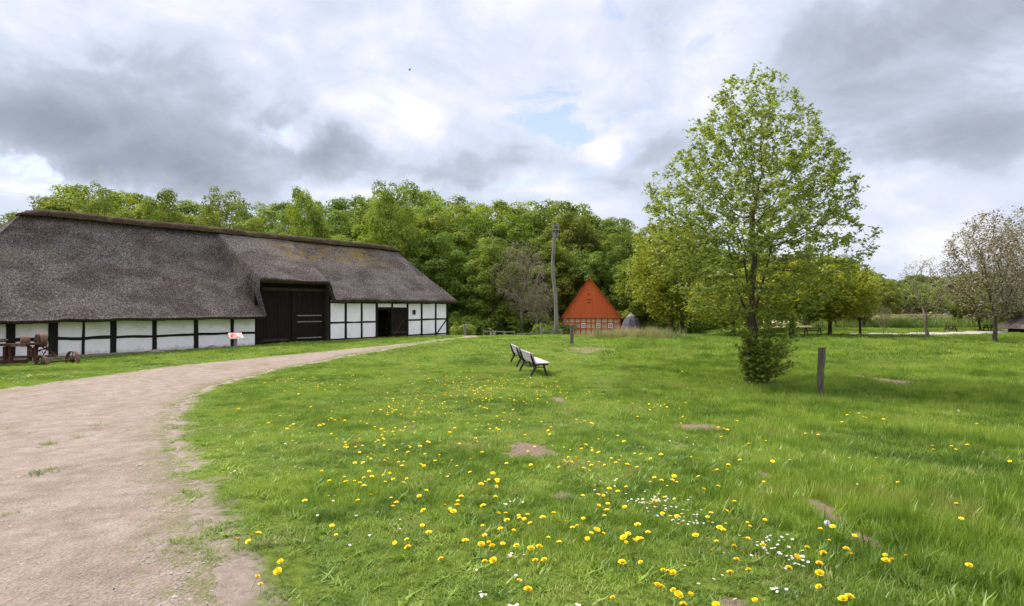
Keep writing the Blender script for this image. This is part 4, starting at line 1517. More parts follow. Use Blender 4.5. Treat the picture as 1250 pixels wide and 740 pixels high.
# forest prototypes: crowns made of many leafy clumps
def clump_crown(prof, nclump, leaves_per, leafsize, seed, crad=(1.0, 1.7), shape='kite', lobes=.12):
    rs = np.random.RandomState(seed)
    mr = max(p[1] for p in prof) * 1.3
    fn = profile_fn(prof, lobes, seed)
    c = fill(nclump * 5, fn, ((-mr, -mr, prof[0][0]), (mr, mr, prof[-1][0])), rs)
    hs = [p[0] for p in prof]; rd = [p[1] for p in prof]
    out = np.hypot(c[:, 0], c[:, 1]) / (np.interp(c[:, 2], hs, rd) + .01)
    top = (c[:, 2] - hs[0]) / (hs[-1] - hs[0])
    wgt = np.clip(np.maximum(out, top * .95), .05, 1) ** 3
    pick = rs.choice(len(c), nclump, replace=False, p=wgt / wgt.sum())
    c = c[pick]
    Cs = []; Ns = []
    zc = (hs[0] + hs[-1]) / 2
    for p in c:
        rr = rs.uniform(*crad)
        n = int(leaves_per * (rr / crad[1]) ** 2 * rs.uniform(.7, 1.2))
        d = rs.randn(n, 3); d /= np.linalg.norm(d, axis=1)[:, None]
        d[:, 2] = np.where(d[:, 2] < -.55, -d[:, 2] * .8, d[:, 2])
        rad_ = rr * rs.uniform(.62, 1.06, (n, 1))
        Cs.append(p + d * rad_ * np.array([1, 1, .82])); Ns.append(d * .8)
    C = np.vstack(Cs); Nn = np.vstack(Ns)
    V, Fc, rnd = leaves(C, leafsize, shape, rs, .3, .4, Nn)
    k = len(V) // len(C)
    cr = np.concatenate([np.full(len(q), rs.uniform(0, 1)) for q in Cs])
    rnd = .45 * rnd + .55 * np.repeat(cr, k)
    return (V, Fc, rnd), c


def clump_tree(name, prof, nclump, lp, ls, seed, leafm, barkm, crad=(1.0, 1.7), trunk_r=.28, shape='kite', lobes=.12, fork=2.5):
    root = empty(name, (0, 0, 0))
    (V, Fc, rnd), c = clump_crown(prof, nclump, lp, ls, seed, crad, shape, lobes)
    mb = MB()
    top = prof[-1][0]
    mb.tube([(0, 0, -.3), (.05, 0, .6), (.1, .05, prof[0][0] + .5), (0, .1, top * .55), (.1, 0, top * .85)],
            [trunk_r * 1.3, trunk_r, trunk_r * .8, trunk_r * .5, trunk_r * .15], 8)
    rs = np.random.RandomState(seed + 1)
    for i in rs.choice(len(c), min(22, len(c)), replace=False):
        q = c[i]
        z0 = max(prof[0][0] * .7, q[2] * rs.uniform(.35, .6))
        mid = np.array([q[0] * .45, q[1] * .45, z0 + (q[2] - z0) * .6])
        mb.tube([(0.05, .03, z0), mid, q], [trunk_r * .32, trunk_r * .2, trunk_r * .06], 5, cap=False)
    mb.build('trunk', barkm, root, smooth=True)
    mesh_obj('crown', V, Fc, leafm, root, attr={'rnd': rnd})
    return root


D1 = [(1.2, 2.6), (3.0, 3.9), (6, 4.7), (9, 4.8), (12, 4.3), (14, 3.4), (15.3, 2.2), (16, .9)]
D4 = [(2.0, 2.4), (5, 3.8), (8, 4.5), (11, 4.3), (13.5, 3.3), (15.2, 2.0), (16, .7)]
D2 = [(1.5, 2.4), (4, 4.4), (7, 5.2), (10, 4.9), (13, 3.9), (15.2, 2.2), (16, .8)]
D3 = [(3.0, 1.5), (5, 3.0), (8, 3.8), (11, 3.8), (13.5, 2.8), (15.3, 1.5), (16, .4)]
protos = [clump_tree('beech_tree', D1, 190, 270, .27, 21, M['leaf_dense'], M['bark'], (.6, 1.35)),
          clump_tree('beech_tree', D2, 200, 270, .27, 22, M['leaf_dense'], M['bark'], (.6, 1.3)),
          clump_tree('beech_tree', D1, 170, 290, .28, 23, M['leaf_dense'], M['bark'], (.7, 1.5)),
          clump_tree('birch_tree', D3, 130, 170, .24, 24, M['leaf_light'], M['bark'], (.5, 1.1)),
          clump_tree('beech_tree', D4, 160, 200, .26, 25, M['leaf_light'], M['bark'], (.5, 1.2))]
for q in protos: q['used'] = 0


def place(proto, x, y, scale, label, group, cat='tree', rz=None, sxy=None, z=None):
    first = proto['used'] == 0
    o = proto if first else copy_tree(proto)
    proto['used'] = 1
    o.location = (x, y, height(x, y) if z is None else z)
    o.rotation_euler = (0, 0, random.uniform(0, 6.28) if rz is None else rz)
    sxy = sxy or scale
    o.scale = (sxy, sxy, scale)
    tag(o, label, cat, group)
    return o


SKX = [-200, 0, 60, 90, 120, 160, 200, 235, 270, 300, 330, 370, 400, 430, 460, 480, 520, 560, 600, 640, 680, 720, 760, 790, 830]
SKYL = [262, 268, 247, 236, 226, 240, 236, 240, 234, 246, 243, 236, 242, 250, 240, 230, 236, 236, 240, 243, 247, 251, 261, 270, 290]
rr_ = random.Random(3)


def lab_for(px, row):
    if px < 300: side = 'behind the left end of the barn roof'
    elif px < 560: side = 'behind the right part of the barn roof'
    elif px < 690: side = 'between the barn and the crooked pole'
    else: side = 'behind the red gabled house'
    lay = ('front forest edge', 'second forest rank', 'deep in the forest', 'rear of the forest')[row]
    return 'dense green tree, %s, %s' % (lay, side)


for row, (Y, sp_, drop) in enumerate(((74, 62, 40), (84, 58, 17), (96, 54, 5), (110, 50, 0))):
    px = -120 + rr_.uniform(0, 30)
    while px < 905 - row * 20:
        yy = Y + rr_.uniform(-3, 3)
        if px < 330 and row < 1: yy += 6
        tgt = np.interp(px, SKX, SKYL) + drop + rr_.uniform(-6, 12)
        if row == 0: tgt = max(tgt, 262 + rr_.uniform(0, 45))
        x = (px - 625) / F * yy
        z = height(x, yy)
        hh = EYE + (HY - tgt) / F * yy - z
        if px > 800: hh *= .85
        # the house and the open yard stand in front of the first rank
        if px < 430:
            pr = protos[rr_.choice([3, 4, 1, 4])] if row >= 2 else protos[rr_.choice([0, 2, 4])]
        else:
            pr = protos[rr_.choice([0, 1, 2])]
        if row == 0 and px > 640 and px < 780: yy = 79
        x = (px - 625) / F * yy
        place(pr, x, yy, hh / 16, lab_for(px, row), 'trees of the forest', sxy=hh / 16 * rr_.uniform(.9, 1.15) if hh > 11 else hh / 16 * 1.25)
        px += sp_ * rr_.uniform(.75, 1.25)

for (px, Y, top_, k_, w_, lab) in ((120, 66, 223, 3, .75, 'taller airy green tree rising above the left end of the barn ridge'),
                                   (202, 68, 234, 4, .62, 'rounded green tree rising above the middle of the long barn ridge'),
                                   (268, 70, 229, 3, .75, 'tall thin-leaved pale tree behind the barn ridge, left of the big door'),
                                   (372, 72, 233, 0, .6, 'dark green tree rising above the barn ridge over the big door'),
                                   (478, 76, 227, 2, .75, 'tall green tree standing out above the right end of the barn ridge')):
    x = (px - 625) / F * Y
    h_ = EYE + (HY - top_) / F * Y - height(x, Y)
    place(protos[k_], x, Y, h_ / 16, lab, 'trees of the forest', sxy=w_)

# undergrowth at the forest edge
UG = [(.0, 1.1), (.5, 1.5), (1.2, 1.5), (1.9, 1.0), (2.4, .3)]
bushp = clump_tree('forest_shrub', UG, 34, 150, .20, 31, M['leaf_dense'], M['bark'], (.45, .7), .05)
bushp['used'] = 0
px = -60
while px < 905:
    Y = 70 + rr_.uniform(-1.5, 3)
    if 655 < px < 800: Y = 77
    x = (px - 625) / F * Y
    sc_ = rr_.uniform(.7, 1.5)
    side = 'left of the barn end' if px < 100 else 'behind the barn' if px < 560 else 'between the barn and the crooked pole' if px < 685 else 'right of the crooked pole'
    place(bushp, x, Y, sc_, 'dark green shrub at the forest edge, %s' % side, 'shrubs along the forest edge', 'shrub')
    px += rr_.uniform(16, 30)
for (px, Y, sc_, lab) in ((672, 62.5, .62, 'bright green shrub beside the crooked pole'), (665, 64, .8, 'green shrub left of the crooked pole, behind the rail fence'),
                          (684, 64.5, .85, 'green shrub between the crooked pole and the red house'), (1037, 62, .75, 'round green shrub in the reedy strip at the right'),
                          (842, 68, 1.3, 'green shrub beside the two yellow-green trees'), (565, 62, .8, 'green shrub right behind the barn corner')):
    place(bushp, (px - 625) / F * Y, Y, sc_, lab, None, 'shrub')

# oak-like twin trees right of the hut: spreading, yellow green
Yt = 61.0
pr_y = [(2.2, 1.6), (3.4, 3.2), (5, 4.2), (7, 4.6), (9, 4.4), (11, 3.4), (12.4, 1.9), (13.3, .5)]
y1 = grown_tree('oak_tree', pr_y, 13.3, 2.6, 1500, .5, .012, 2.15, 13500, .23, 'clump', M['leaf_yellow'], M['bark'], 41, .32, twigr=.06, infl=3.0)
y1.location = onground(820, Yt); y1.rotation_euler = (0, 0, .4)
tag(y1, 'tall yellow-green tree with a sturdy dark trunk, left of a close pair beyond the hut', 'tree')
y2 = copy_tree(y1); y2.location = onground(832.5, Yt + 1.2); y2.rotation_euler = (0, 0, 2.6); y2.scale = (.92, .92, .97)
tag(y2, 'tall yellow-green tree with a slimmer trunk, right of a close pair beyond the hut', 'tree')
# broad low yellow-green trees behind the maple
pr_b = [(1.6, 2.2), (2.4, 3.6), (3.4, 4.2), (4.6, 4.3), (5.8, 3.7), (6.8, 2.4), (7.5, .7)]
b1 = grown_tree('apple_tree', pr_b, 7.5, 1.9, 1200, .4, .011, 2.15, 14000, .21, 'clump', M['leaf_yellow'], M['bark'], 43, .28, twigr=.05, infl=2.5)
b1.location = onground(895, 42.5); b1.rotation_euler = (0, 0, 1); b1.scale = (.80, .80, .66)
b1['used'] = 1
tag(b1, 'low broad yellow-green tree with a thick short trunk, left behind the leafy tree', 'tree')
for (px, Y, rz, s_, sz, lab) in ((966, 45.0, 2.2, .95, .82, 'broad yellow-green tree with a dark forked trunk directly right behind the leafy tree'),
                                 (1013, 45.5, 4.0, .80, .86, 'yellow-green tree with a slanting dark trunk beside the long dark table'),
                                 (940, 58.0, 5.0, 1.1, 1.0, 'yellow-green tree farther back, seen between the leafy tree and the lone post')):
    o = copy_tree(b1, lab); o.location = onground(px, Y); o.rotation_euler = (0, 0, rz); o.scale = (s_, s_, sz)
dense2 = protos[0]
for (px, Y, h_, w_, lab) in ((1046, 62, 6.3, .42, 'dense green roundish tree right of the slanting trunk'),
                             (1020, 66, 8.0, .50, 'tall green tree crown rising behind the yellow-green trees on the right'),
                             (985, 70, 8.8, .55, 'tall green tree behind the leafy tree, deep at its right side'),
                             (930, 76, 10.0, .6, 'tall green tree far behind the trunk of the leafy tree'),
                             (888, 74, 9.5, .6, 'tall green tree between the yellow-green pair and the leafy tree'),
                             (1080, 95, 6.6, .45, 'green tree behind the reedy strip, left of the bare tree')):
    place(protos[0 if px % 2 else 2], (px - 625) / F * Y, Y, h_ / 16, lab, None, sxy=w_)

# bare brownish trees before the forest
dp = [(2.5, 1.0), (4, 2.2), (6, 3.0), (8, 3.4), (10, 2.8), (11.6, 1.2), (12, .3)]
d1 = grown_tree('bare_tree', dp, 12, 4.0, 1600, .36, .011, 2.1, 5000, .13, 'kite', M['leaf_pink'], M['twig'], 51, .2, twigr=.04, infl=2.2)
d1.location = onground(637, 68); d1.scale = (1.0, 1.0, .98)
tag(d1, 'bare grey-brown tree with fine twigs standing out against the green forest', 'tree')
d2 = copy_tree(d1); d2.location = onground(654, 65.5); d2.rotation_euler = (R(4), R(-5), 2); d2.scale = (.55, .55, .55)
tag(d2, 'short bare brown tree below and right of the taller bare one', 'tree')

# right trees
tp = [(1.2, .8), (2.0, 1.7), (3.2, 2.2), (4.4, 2.1), (5.4, 1.5), (6.1, .5)]
t7 = grown_tree('bare_tree', tp, 6.0, 1.6, 1200, .22, .0068, 2.14, 2200, .09, 'kite', M['leaf_olive'], M['twig'], 61, .10, twigr=.02, infl=1.6, lobes=.2)
t7.location = onground(1131, 41.5); t7.scale = (1.0, 1.0, 1.0); t7['used'] = 1
tag(t7, 'nearly bare tree with a pale trunk and spreading low limbs on the right meadow', 'tree')
pp_ = [(1.5, 1.0), (2.4, 2.1), (3.8, 2.9), (5.2, 3.1), (6.6, 2.7), (7.7, 1.8), (8.5, .5)]
t8 = grown_tree('walnut_tree', pp_, 8.4, 1.9, 1900, .27, .0064, 2.14, 14500, .115, 'kite', M['leaf_pink'], M['bark'], 63, .12, twigr=.022, infl=1.7)
t8.location = onground(1214, 36.0); t8.scale = (.98, .98, 1.0); t8['used'] = 1
tag(t8, 'tree with thin pinkish brown young leaves and a thick trunk, near the right edge', 'tree')
t9 = copy_tree(t8); t9.location = onground(1262, 39.5); t9.rotation_euler = (0, 0, 2.4); t9.scale = (.95, .95, 1.12)
tag(t9, 'pinkish brown tree partly cut off by the right edge, in front of the low shed', 'tree')
# olive young trees around the right trees
op = [(1.3, 1.0), (2.2, 2.2), (3.2, 2.7), (4.2, 2.5), (5.2, 1.6), (5.9, .4)]
ol = grown_tree('willow_tree', op, 5.9, 1.5, 700, .33, .008, 2.15, 9000, .17, 'clump', M['leaf_olive'], M['bark'], 65, .22, twigr=.04, infl=1.8)
ol['used'] = 1
ol.location = onground(1196, 54); tag(ol, 'olive green hazy tree left behind the pinkish tree', 'tree')
for (px, Y, s_, lab) in ((1236, 50, 1.0, 'olive green hazy tree behind the low shed'), (1172, 66, 1.0, 'olive green hazy tree between the bare tree and the pinkish tree'),
                         (1275, 56, 1.1, 'olive green hazy tree at the right edge behind the shed'), (1222, 62, 1.0, 'olive green hazy tree behind the trunk of the pinkish tree')):
    o = copy_tree(ol, lab); o.location = onground(px, Y); o.rotation_euler = (0, 0, px); o.scale = (s_, s_, s_)
# sapling
sp2 = copy_tree(t7); sp2.location = onground(1078.5, 47); sp2.scale = (.33, .33, .42); sp2.rotation_euler = (0, 0, 1)
tag(sp2, 'thin bare sapling between the reddish stake and the bare tree', 'tree')
# row of young green trees
yp = [(1.9, 1.2), (2.8, 2.3), (4.0, 2.8), (5.2, 2.5), (6.3, 1.5), (7.0, .4)]
yt = clump_tree('young_tree', yp, 50, 150, .30, 71, M['leaf_light'], M['bark'], (.6, 1.1), .16)
yt['used'] = 0
pos_ = ['first', 'second', 'third', 'fourth', 'fifth', 'sixth', 'seventh', 'eighth', 'ninth', 'tenth', 'eleventh', 'twelfth']
for i, px in enumerate((1082, 1098, 1109, 1119, 1141, 1150, 1162, 1168, 1191, 1206, 1228, 1244)):
    Y = 98 + (i % 3) * 3
    place(yt, (px - 625) / F * Y, Y, rr_.uniform(.80, 1.0), 'young light green tree behind the reeds, %s from the left in the row' % pos_[i], 'row of young trees behind the reeds')

# far wood on the hill, one mass
rs = np.random.RandomState(77)
(V0, F0, rnd0), _ = clump_crown(D1, 70, 90, .85, 91, (1.4, 2.4), 'kite', .1)
F0n = F0
Vs = []; Fs = []; Rn = []; off = 0
for i in range(210):
    px = rs.uniform(900, 1420); Y = rs.uniform(170, 330)
    x = (px - 625) / F * Y
    if px > 1190 and Y < 260: continue
    s_ = rs.uniform(.55, .85)
    a = rs.uniform(0, 6.28)
    ca, sa = math.cos(a), math.sin(a)
    V = V0 * s_ * np.array([1.1, 1.1, 1]); V = np.stack([V[:, 0] * ca - V[:, 1] * sa + x, V[:, 0] * sa + V[:, 1] * ca + Y, V[:, 2] + height(x, Y) - 1], 1)
    Vs.append(V); Fs.append(np.array(F0n) + off); Rn.append(np.clip(rnd0 * .7 + rs.uniform(0, .3), 0, 1)); off += len(V)
tag(mesh_obj('far_wood', np.vstack(Vs), np.vstack(Fs), M['leaf_far'], attr={'rnd': np.concatenate(Rn)}),
    'distant green wood covering the low hill at the right', 'wood', kind='stuff')


# ------------------------------------------------------------------ blades: grass, reeds
def blade_tuft(nb, rad, h0, h1, wd, rs, bend=.5, seg=3):
    V = []; Fc = []; T = []
    for i in range(nb):
        a = rs.uniform(0, 6.28); rr = rad * math.sqrt(rs.uniform())
        x, y = rr * math.cos(a), rr * math.sin(a)
        h_ = rs.uniform(h0, h1); da = rs.uniform(0, 6.28); bd = bend * h_ * rs.uniform(.2, 1.2)
        dx, dy = math.cos(da), math.sin(da); fa = da + math.pi / 2 + rs.uniform(-.6, .6)
        wx, wy = math.cos(fa) * wd / 2, math.sin(fa) * wd / 2
        n0 = len(V)
        for k in range(seg):
            f_ = k / seg; s_ = 1 - .55 * f_
            px, py, pz = x + dx * bd * f_ ** 2, y + dy * bd * f_ ** 2, h_ * (f_ - .12 * f_ * f_) - .01
            V += [(px - wx * s_, py - wy * s_, pz), (px + wx * s_, py + wy * s_, pz)]; T += [f_, f_]
        V.append((x + dx * bd, y + dy * bd, h_ * .88)); T.append(1)
        for k in range(seg - 1):
            q = n0 + 2 * k; Fc.append((q, q + 1, q + 3, q + 2))
        q = n0 + 2 * (seg - 1); Fc.append((q, q + 1, q + 2))
    return V, Fc, T


def scatter_gn():
    """geometry nodes: mesh islands marked proto 0..3 are instanced on the loose points of the same mesh"""
    ng = bpy.data.node_groups.new('blade_scatter', 'GeometryNodeTree')
    ng.interface.new_socket('Geometry', in_out='INPUT', socket_type='NodeSocketGeometry')
    ng.interface.new_socket('Geometry', in_out='OUTPUT', socket_type='NodeSocketGeometry')
    N = ng.nodes; L = ng.links
    gi = N.new('NodeGroupInput'); go = N.new('NodeGroupOutput')

    def attr(name, typ='FLOAT'):
        a = N.new('GeometryNodeInputNamedAttribute'); a.data_type = typ; a.inputs['Name'].default_value = name
        return [o for o in a.outputs if o.enabled and o.name == 'Attribute'][0]
    pk = attr('proto')
    g2i = []
    for k in range(4):
        cmp_ = N.new('FunctionNodeCompare'); cmp_.data_type = 'FLOAT'; cmp_.operation = 'EQUAL'
        L.new(pk, cmp_.inputs[0]); cmp_.inputs[1].default_value = k; cmp_.inputs['Epsilon'].default_value = .1
        sp = N.new('GeometryNodeSeparateGeometry'); sp.domain = 'POINT'
        L.new(gi.outputs[0], sp.inputs[0]); L.new(cmp_.outputs[0], sp.inputs[1])
        g = N.new('GeometryNodeGeometryToInstance'); L.new(sp.outputs[0], g.inputs[0]); g2i.append(g)
    jn = N.new('GeometryNodeJoinGeometry')
    for g in reversed(g2i): L.new(g.outputs[0], jn.inputs[0])
    cmp_ = N.new('FunctionNodeCompare'); cmp_.data_type = 'FLOAT'; cmp_.operation = 'LESS_THAN'
    L.new(pk, cmp_.inputs[0]); cmp_.inputs[1].default_value = -.5
    sp = N.new('GeometryNodeSeparateGeometry'); sp.domain = 'POINT'
    L.new(gi.outputs[0], sp.inputs[0]); L.new(cmp_.outputs[0], sp.inputs[1])
    iop = N.new('GeometryNodeInstanceOnPoints')
    L.new(sp.outputs[0], iop.inputs['Points']); L.new(jn.outputs[0], iop.inputs['Instance'])
    iop.inputs['Pick Instance'].default_value = True
    ki = N.new('FunctionNodeFloatToInt'); L.new(attr('kindi'), ki.inputs[0])
    L.new(ki.outputs[0], iop.inputs['Instance Index'])
    L.new(attr('rot', 'FLOAT_VECTOR'), iop.inputs['Rotation'])
    L.new(attr('scl', 'FLOAT_VECTOR'), iop.inputs['Scale'])
    L.new(iop.outputs[0], go.inputs[0])
    return ng


GN = scatter_gn()


def blades(name, tufts, pts, kinds, scales, mat, label, cat, rs, tilt=.12):
    """one object: four tuft shapes + the points they grow on"""
    V = []; Fc = []; proto = []; T = []
    for k, (v, f_, tt) in enumerate(tufts):
        n0 = len(V); V += v; Fc += [tuple(i + n0 for i in q) for q in f_]; proto += [k] * len(v); T += tt
    n = len(pts)
    nv = len(V)
    me = bpy.data.meshes.new(name)
    allv = np.vstack([np.array(V), pts])
    me.from_pydata(allv.tolist(), [], Fc)
    me.materials.append(mat)
    def fa(nm, arr):
        a = me.attributes.new(nm, 'FLOAT', 'POINT'); a.data.foreach_set('value', np.asarray(arr, np.float32))
    fa('proto', np.concatenate([proto, np.full(n, -1.)])); fa('kindi', np.concatenate([np.zeros(nv), kinds])); fa('tip', np.concatenate([T, np.zeros(n)]))
    rot = np.zeros((nv + n, 3)); rot[nv:, 0] = rs.randn(n) * tilt; rot[nv:, 1] = rs.randn(n) * tilt; rot[nv:, 2] = rs.uniform(0, 6.28, n)
    scl = np.ones((nv + n, 3)); scl[nv:] = scales
    for nm, arr in (('rot', rot), ('scl', scl)):
        a = me.attributes.new(nm, 'FLOAT_VECTOR', 'POINT'); a.data.foreach_set('vector', arr.astype(np.float32).ravel())
    o = bpy.data.objects.new(name, me); COL.objects.link(o)
    md = o.modifiers.new('scatter', 'NODES'); md.node_group = GN
    tag(o, label, cat, kind='stuff')
    return o


def grassmat(name, lo, mid, hi, dry):
    m = bpy.data.materials.new(name); m.use_nodes = True
    t = NT(m.node_tree); t.n.clear()
    geo = t.node('ShaderNodeNewGeometry').outputs['Position']
    oi = t.node('ShaderNodeObjectInfo').outputs['Random']
    a = t.noise(geo, .45, 4, .6); b_ = t.noise(geo, 2.6, 3, .6)
    v = t.math('ADD', t.math('MULTIPLY', t.math('SUBTRACT', a, .5), 1.5), t.math('ADD', t.math('MULTIPLY', oi, .30), t.math('MULTIPLY', t.math('SUBTRACT', b_, .5), 1.1)))
    v = t.math('ADD', v, .66)
    c = t.ramp(v, [(.50, lo), (.78, mid), (1.0, hi)])
    dr = t.sstep(t.math('ADD', t.noise(geo, .9, 4, .6), t.math('MULTIPLY', oi, .22)), .66, .84, 0, .75)
    c = t.mix(dr, c, dry)
    d = t.node('ShaderNodeBsdfDiffuse'); t.put(d.inputs[0], c)
    tr = t.node('ShaderNodeBsdfTranslucent'); t.put(tr.inputs[0], t.mix(1.0, c, (1.05, 1.0, .55), 'MULTIPLY'))
    mx_ = t.node('ShaderNodeMixShader'); mx_.inputs[0].default_value = .38
    t.l.new(d.outputs[0], mx_.inputs[1]); t.l.new(tr.outputs[0], mx_.inputs[2])
    gl = t.node('ShaderNodeBsdfGlossy'); gl.inputs['Roughness'].default_value = .45; gl.inputs[0].default_value = (.6, .6, .6, 1)
    mg = t.node('ShaderNodeMixShader'); mg.inputs[0].default_value = .035
    t.l.new(mx_.outputs[0], mg.inputs[1]); t.l.new(gl.outputs[0], mg.inputs[2])
    o = t.node('ShaderNodeOutputMaterial'); t.l.new(mg.outputs[0], o.inputs[0])
    return m


M['grass'] = grassmat('grass_blades', (.095, .170, .018), (.185, .29, .030), (.30, .40, .058), (.30, .28, .10))
M['reed'] = grassmat('reed_blades', (.14, .19, .05), (.26, .26, .10), (.42, .36, .20), (.48, .38, .24))
M['tall'] = grassmat('tall_grass_blades', (.07, .13, .02), (.13, .20, .035), (.20, .26, .06), (.25, .24, .10))

rs = np.random.RandomState(101)
BN, BP = np.array([-BD.y, BD.x]), np.array([BD.x, BD.y])


def in_barn(P):
    q = P - np.array([BO.x, BO.y])
    s_ = q @ BP; n_ = q @ BN
    return (s_ > -24.6) & (s_ < 7.0) & (n_ > -.08) & (n_ < 10)


def grass_zone(r0, r1, dens, xlim=1.02):
    """points on the ground between two distances in front of the camera, with a margin at the sides"""
    area = (r1 ** 2 - r0 ** 2) * xlim
    n = int(area * dens)
    y = np.sqrt(rs.uniform(r0 ** 2, r1 ** 2, n)); x = rs.uniform(-xlim, xlim, n) * (y + .8)
    P = np.stack([x, y], 1)
    P = P[~in_barn(P)]
    P = P[~in_poly(P, GPOLY)]
    psd_ = path_sd(P)
    nz = np.array([noise.noise(Vector((a * 1.6, b_ * 1.6, 0))) + .5 * noise.noise(Vector((a * 5, b_ * 5, 0))) for a, b_ in P])
    sp = np.array([spot_val(a, b_) for a, b_ in P])
    u = rs.uniform(0, 1, len(P))
    pe = np.clip((-psd_ + .02 + .75 * nz) / .7, 0, 1)           # fringe beside the path
    weeds = (psd_ > .2) & (nz > .42) & (u < .30 * np.clip((nz - .42) * 4, 0, 1))
    keep = ((u < pe) & (psd_ < .5)) | weeds
    keep &= rs.uniform(0, 1, len(P)) > (sp + .35 * (rs.uniform(0, 1, len(P)) - .5) * (sp > .05)) * 1.6 - .10
    P = P[keep]; psd_ = psd_[keep]
    Z = np.array([height(a, b_) for a, b_ in P])
    # tall on the right, cropped by the path
    lenn = np.array([noise.noise(Vector((a * .5, b_ * .5, 7))) + .6 * noise.noise(Vector((a * 1.7, b_ * 1.7, 3))) for a, b_ in P])
    k = .75 + .55 * lenn + 1.0 * np.clip((P[:, 0] - .10 * P[:, 1] - .8) / 3, 0, 1) * (1 + .5 * lenn)
    k *= np.clip(.45 + np.abs(psd_) / 1.6, .4, 1)
    k = np.clip(k, .3, 2.6)
    return np.column_stack([P, Z]), k


T_near = [blade_tuft(34, .075, .035, .085, .0042, rs, .7), blade_tuft(30, .085, .03, .075, .0046, rs, .9), blade_tuft(36, .07, .04, .095, .0040, rs, .5), blade_tuft(13, .05, .05, .11, .013, rs, 1.1)]
T_mid = [blade_tuft(24, .14, .04, .09, .009, rs, .7, 2), blade_tuft(24, .15, .035, .085, .010, rs, .9, 2), blade_tuft(24, .13, .05, .10, .009, rs, .5, 2), blade_tuft(16, .12, .05, .14, .010, rs, .8, 2)]
T_far = [blade_tuft(22, .30, .05, .11, .022, rs, .7, 2), blade_tuft(22, .32, .04, .10, .024, rs, .9, 2), blade_tuft(22, .28, .05, .12, .022, rs, .5, 2), blade_tuft(16, .26, .06, .16, .024, rs, .8, 2)]
for nm, T_, r0, r1, dens, lab in (('lawn_grass', T_near, 1.6, 9.5, 300, 'short fresh green lawn grass in the foreground'),
                                  ('lawn_grass', T_mid, 9.5, 24, 75, 'green lawn grass in the middle of the meadow'),
                                  ('lawn_grass', T_far, 24, 62, 15, 'green meadow grass farther back')):
    P_, k_ = grass_zone(r0, r1, dens)
    n = len(P_)
    kinds = rs.choice(4, n, p=[.34, .26, .30, .10])
    wz = k_ * rs.uniform(.7, 1.25, n)
    wx_ = rs.uniform(.85, 1.2, n)
    blades(nm, T_, P_, kinds, np.column_stack([wx_, wx_, wz]), M['grass'], lab, 'grass', rs)
    print('grass', n)

# loose pebbles on the path
def pebble(seed):
    r_ = np.random.RandomState(seed)
    V = []; Fc = []
    for k in range(3):
        ox, oy = r_.uniform(-.05, .05, 2); q = r_.uniform(.4, 1.0) * .007
        n0 = len(V)
        for (x, y, z) in ((1, 0, 0), (.3, .9, .1), (-.8, .5, 0), (-.7, -.6, .1), (.4, -.9, 0), (.35, .1, .55), (-.35, -.1, .5)):
            V.append((ox + q * x * r_.uniform(.8, 1.3), oy + q * y * r_.uniform(.8, 1.3), q * z * 1.1))
        Fc += [tuple(n0 + i for i in f_) for f_ in ((0, 1, 5), (1, 2, 6, 5), (2, 3, 6), (3, 4, 6), (4, 0, 5), (4, 5, 6))]
    return V, Fc, [0] * len(V)


n = 26000
yy = np.sqrt(rs.uniform(2.2 ** 2, 15 ** 2, n)); xx = rs.uniform(-1.0, -.1, n) * yy
P_ = np.column_stack([xx, yy]); d_ = path_sd(P_); P_ = P_[d_ > .05]
cl = np.array([noise.noise(Vector((a * .8, b_ * .8, 4))) for a, b_ in P_]); P_ = P_[rs.uniform(-.5, .5, len(P_)) < cl]
Z_ = np.array([height(a, b_) for a, b_ in P_]) + .010 * (1 + P_[:, 1] / 10)
sc_ = np.exp(rs.randn(len(P_)) * .45)[:, None] * np.ones((1, 3)) * .8
M['pebble'] = simple('pebbles', (.20, .17, .15), (.50, .45, .41), 3, .9, .2)
blades('pebbles', [pebble(i) for i in range(4)], np.column_stack([P_, Z_]), rs.choice(4, len(P_)), sc_, M['pebble'], 'loose small pebbles strewn over the sandy path', 'pebbles', rs, .1)

# rank grass clump on the rise and reeds on the right
def patch(name, cx, cy, sx_, sy_, n, tuf, mat, k0, k1, label, cat):
    P = rs.randn(n, 2) * np.array([sx_, sy_]) + np.array([cx, cy])
    Z = np.array([height(a, b_) for a, b_ in P])
    blades(name, tuf, np.column_stack([P, Z]), rs.choice(4, n), np.column_stack([np.ones(n), np.ones(n), rs.uniform(k0, k1, n)]), mat, label, cat, rs, .08)


T_tall = [blade_tuft(26, .22, .35, .75, .012, rs, .35), blade_tuft(26, .22, .3, .7, .012, rs, .5), blade_tuft(22, .2, .4, .9, .010, rs, .3), blade_tuft(20, .2, .3, .8, .012, rs, .6)]
a = at(775, 413)
patch('tall_grass', a.x + .2, a.y + .3, 1.3, .9, 340, T_tall, M['reed'], .7, 1.5, 'rank dark green tussocks of tall grass in front of the small hut', 'grass')
a = at(810, 414)
patch('tall_grass', a.x, a.y, 1.0, .5, 120, T_tall, M['tall'], .4, .8, 'lower tussocks of tall grass on the rise right of the big tussocks', 'grass')
a = onground(1075, 43)
patch('tall_grass', a.x, a.y, 2.6, .8, 200, T_tall, M['tall'], .3, .6, 'dark green strip of taller grass before the reddish stake', 'grass')
a = at(922, 470)
patch('tall_grass', a.x + .9, a.y - .25, 1.2, .45, 150, T_tall, M['grass'], .15, .35, 'longer grass round the foot of the leafy tree', 'grass')
T_reed = [blade_tuft(24, .9, .8, 1.6, .06, rs, .25), blade_tuft(24, .9, .7, 1.5, .06, rs, .3), blade_tuft(24, .8, .9, 1.7, .05, rs, .2), blade_tuft(24, .8, .7, 1.4, .06, rs, .3)]
nr = 1500
Yr = rs.uniform(60, 72, nr); pxr = rs.uniform(1000, 1330, nr)
Xr = (pxr - 625) / F * Yr
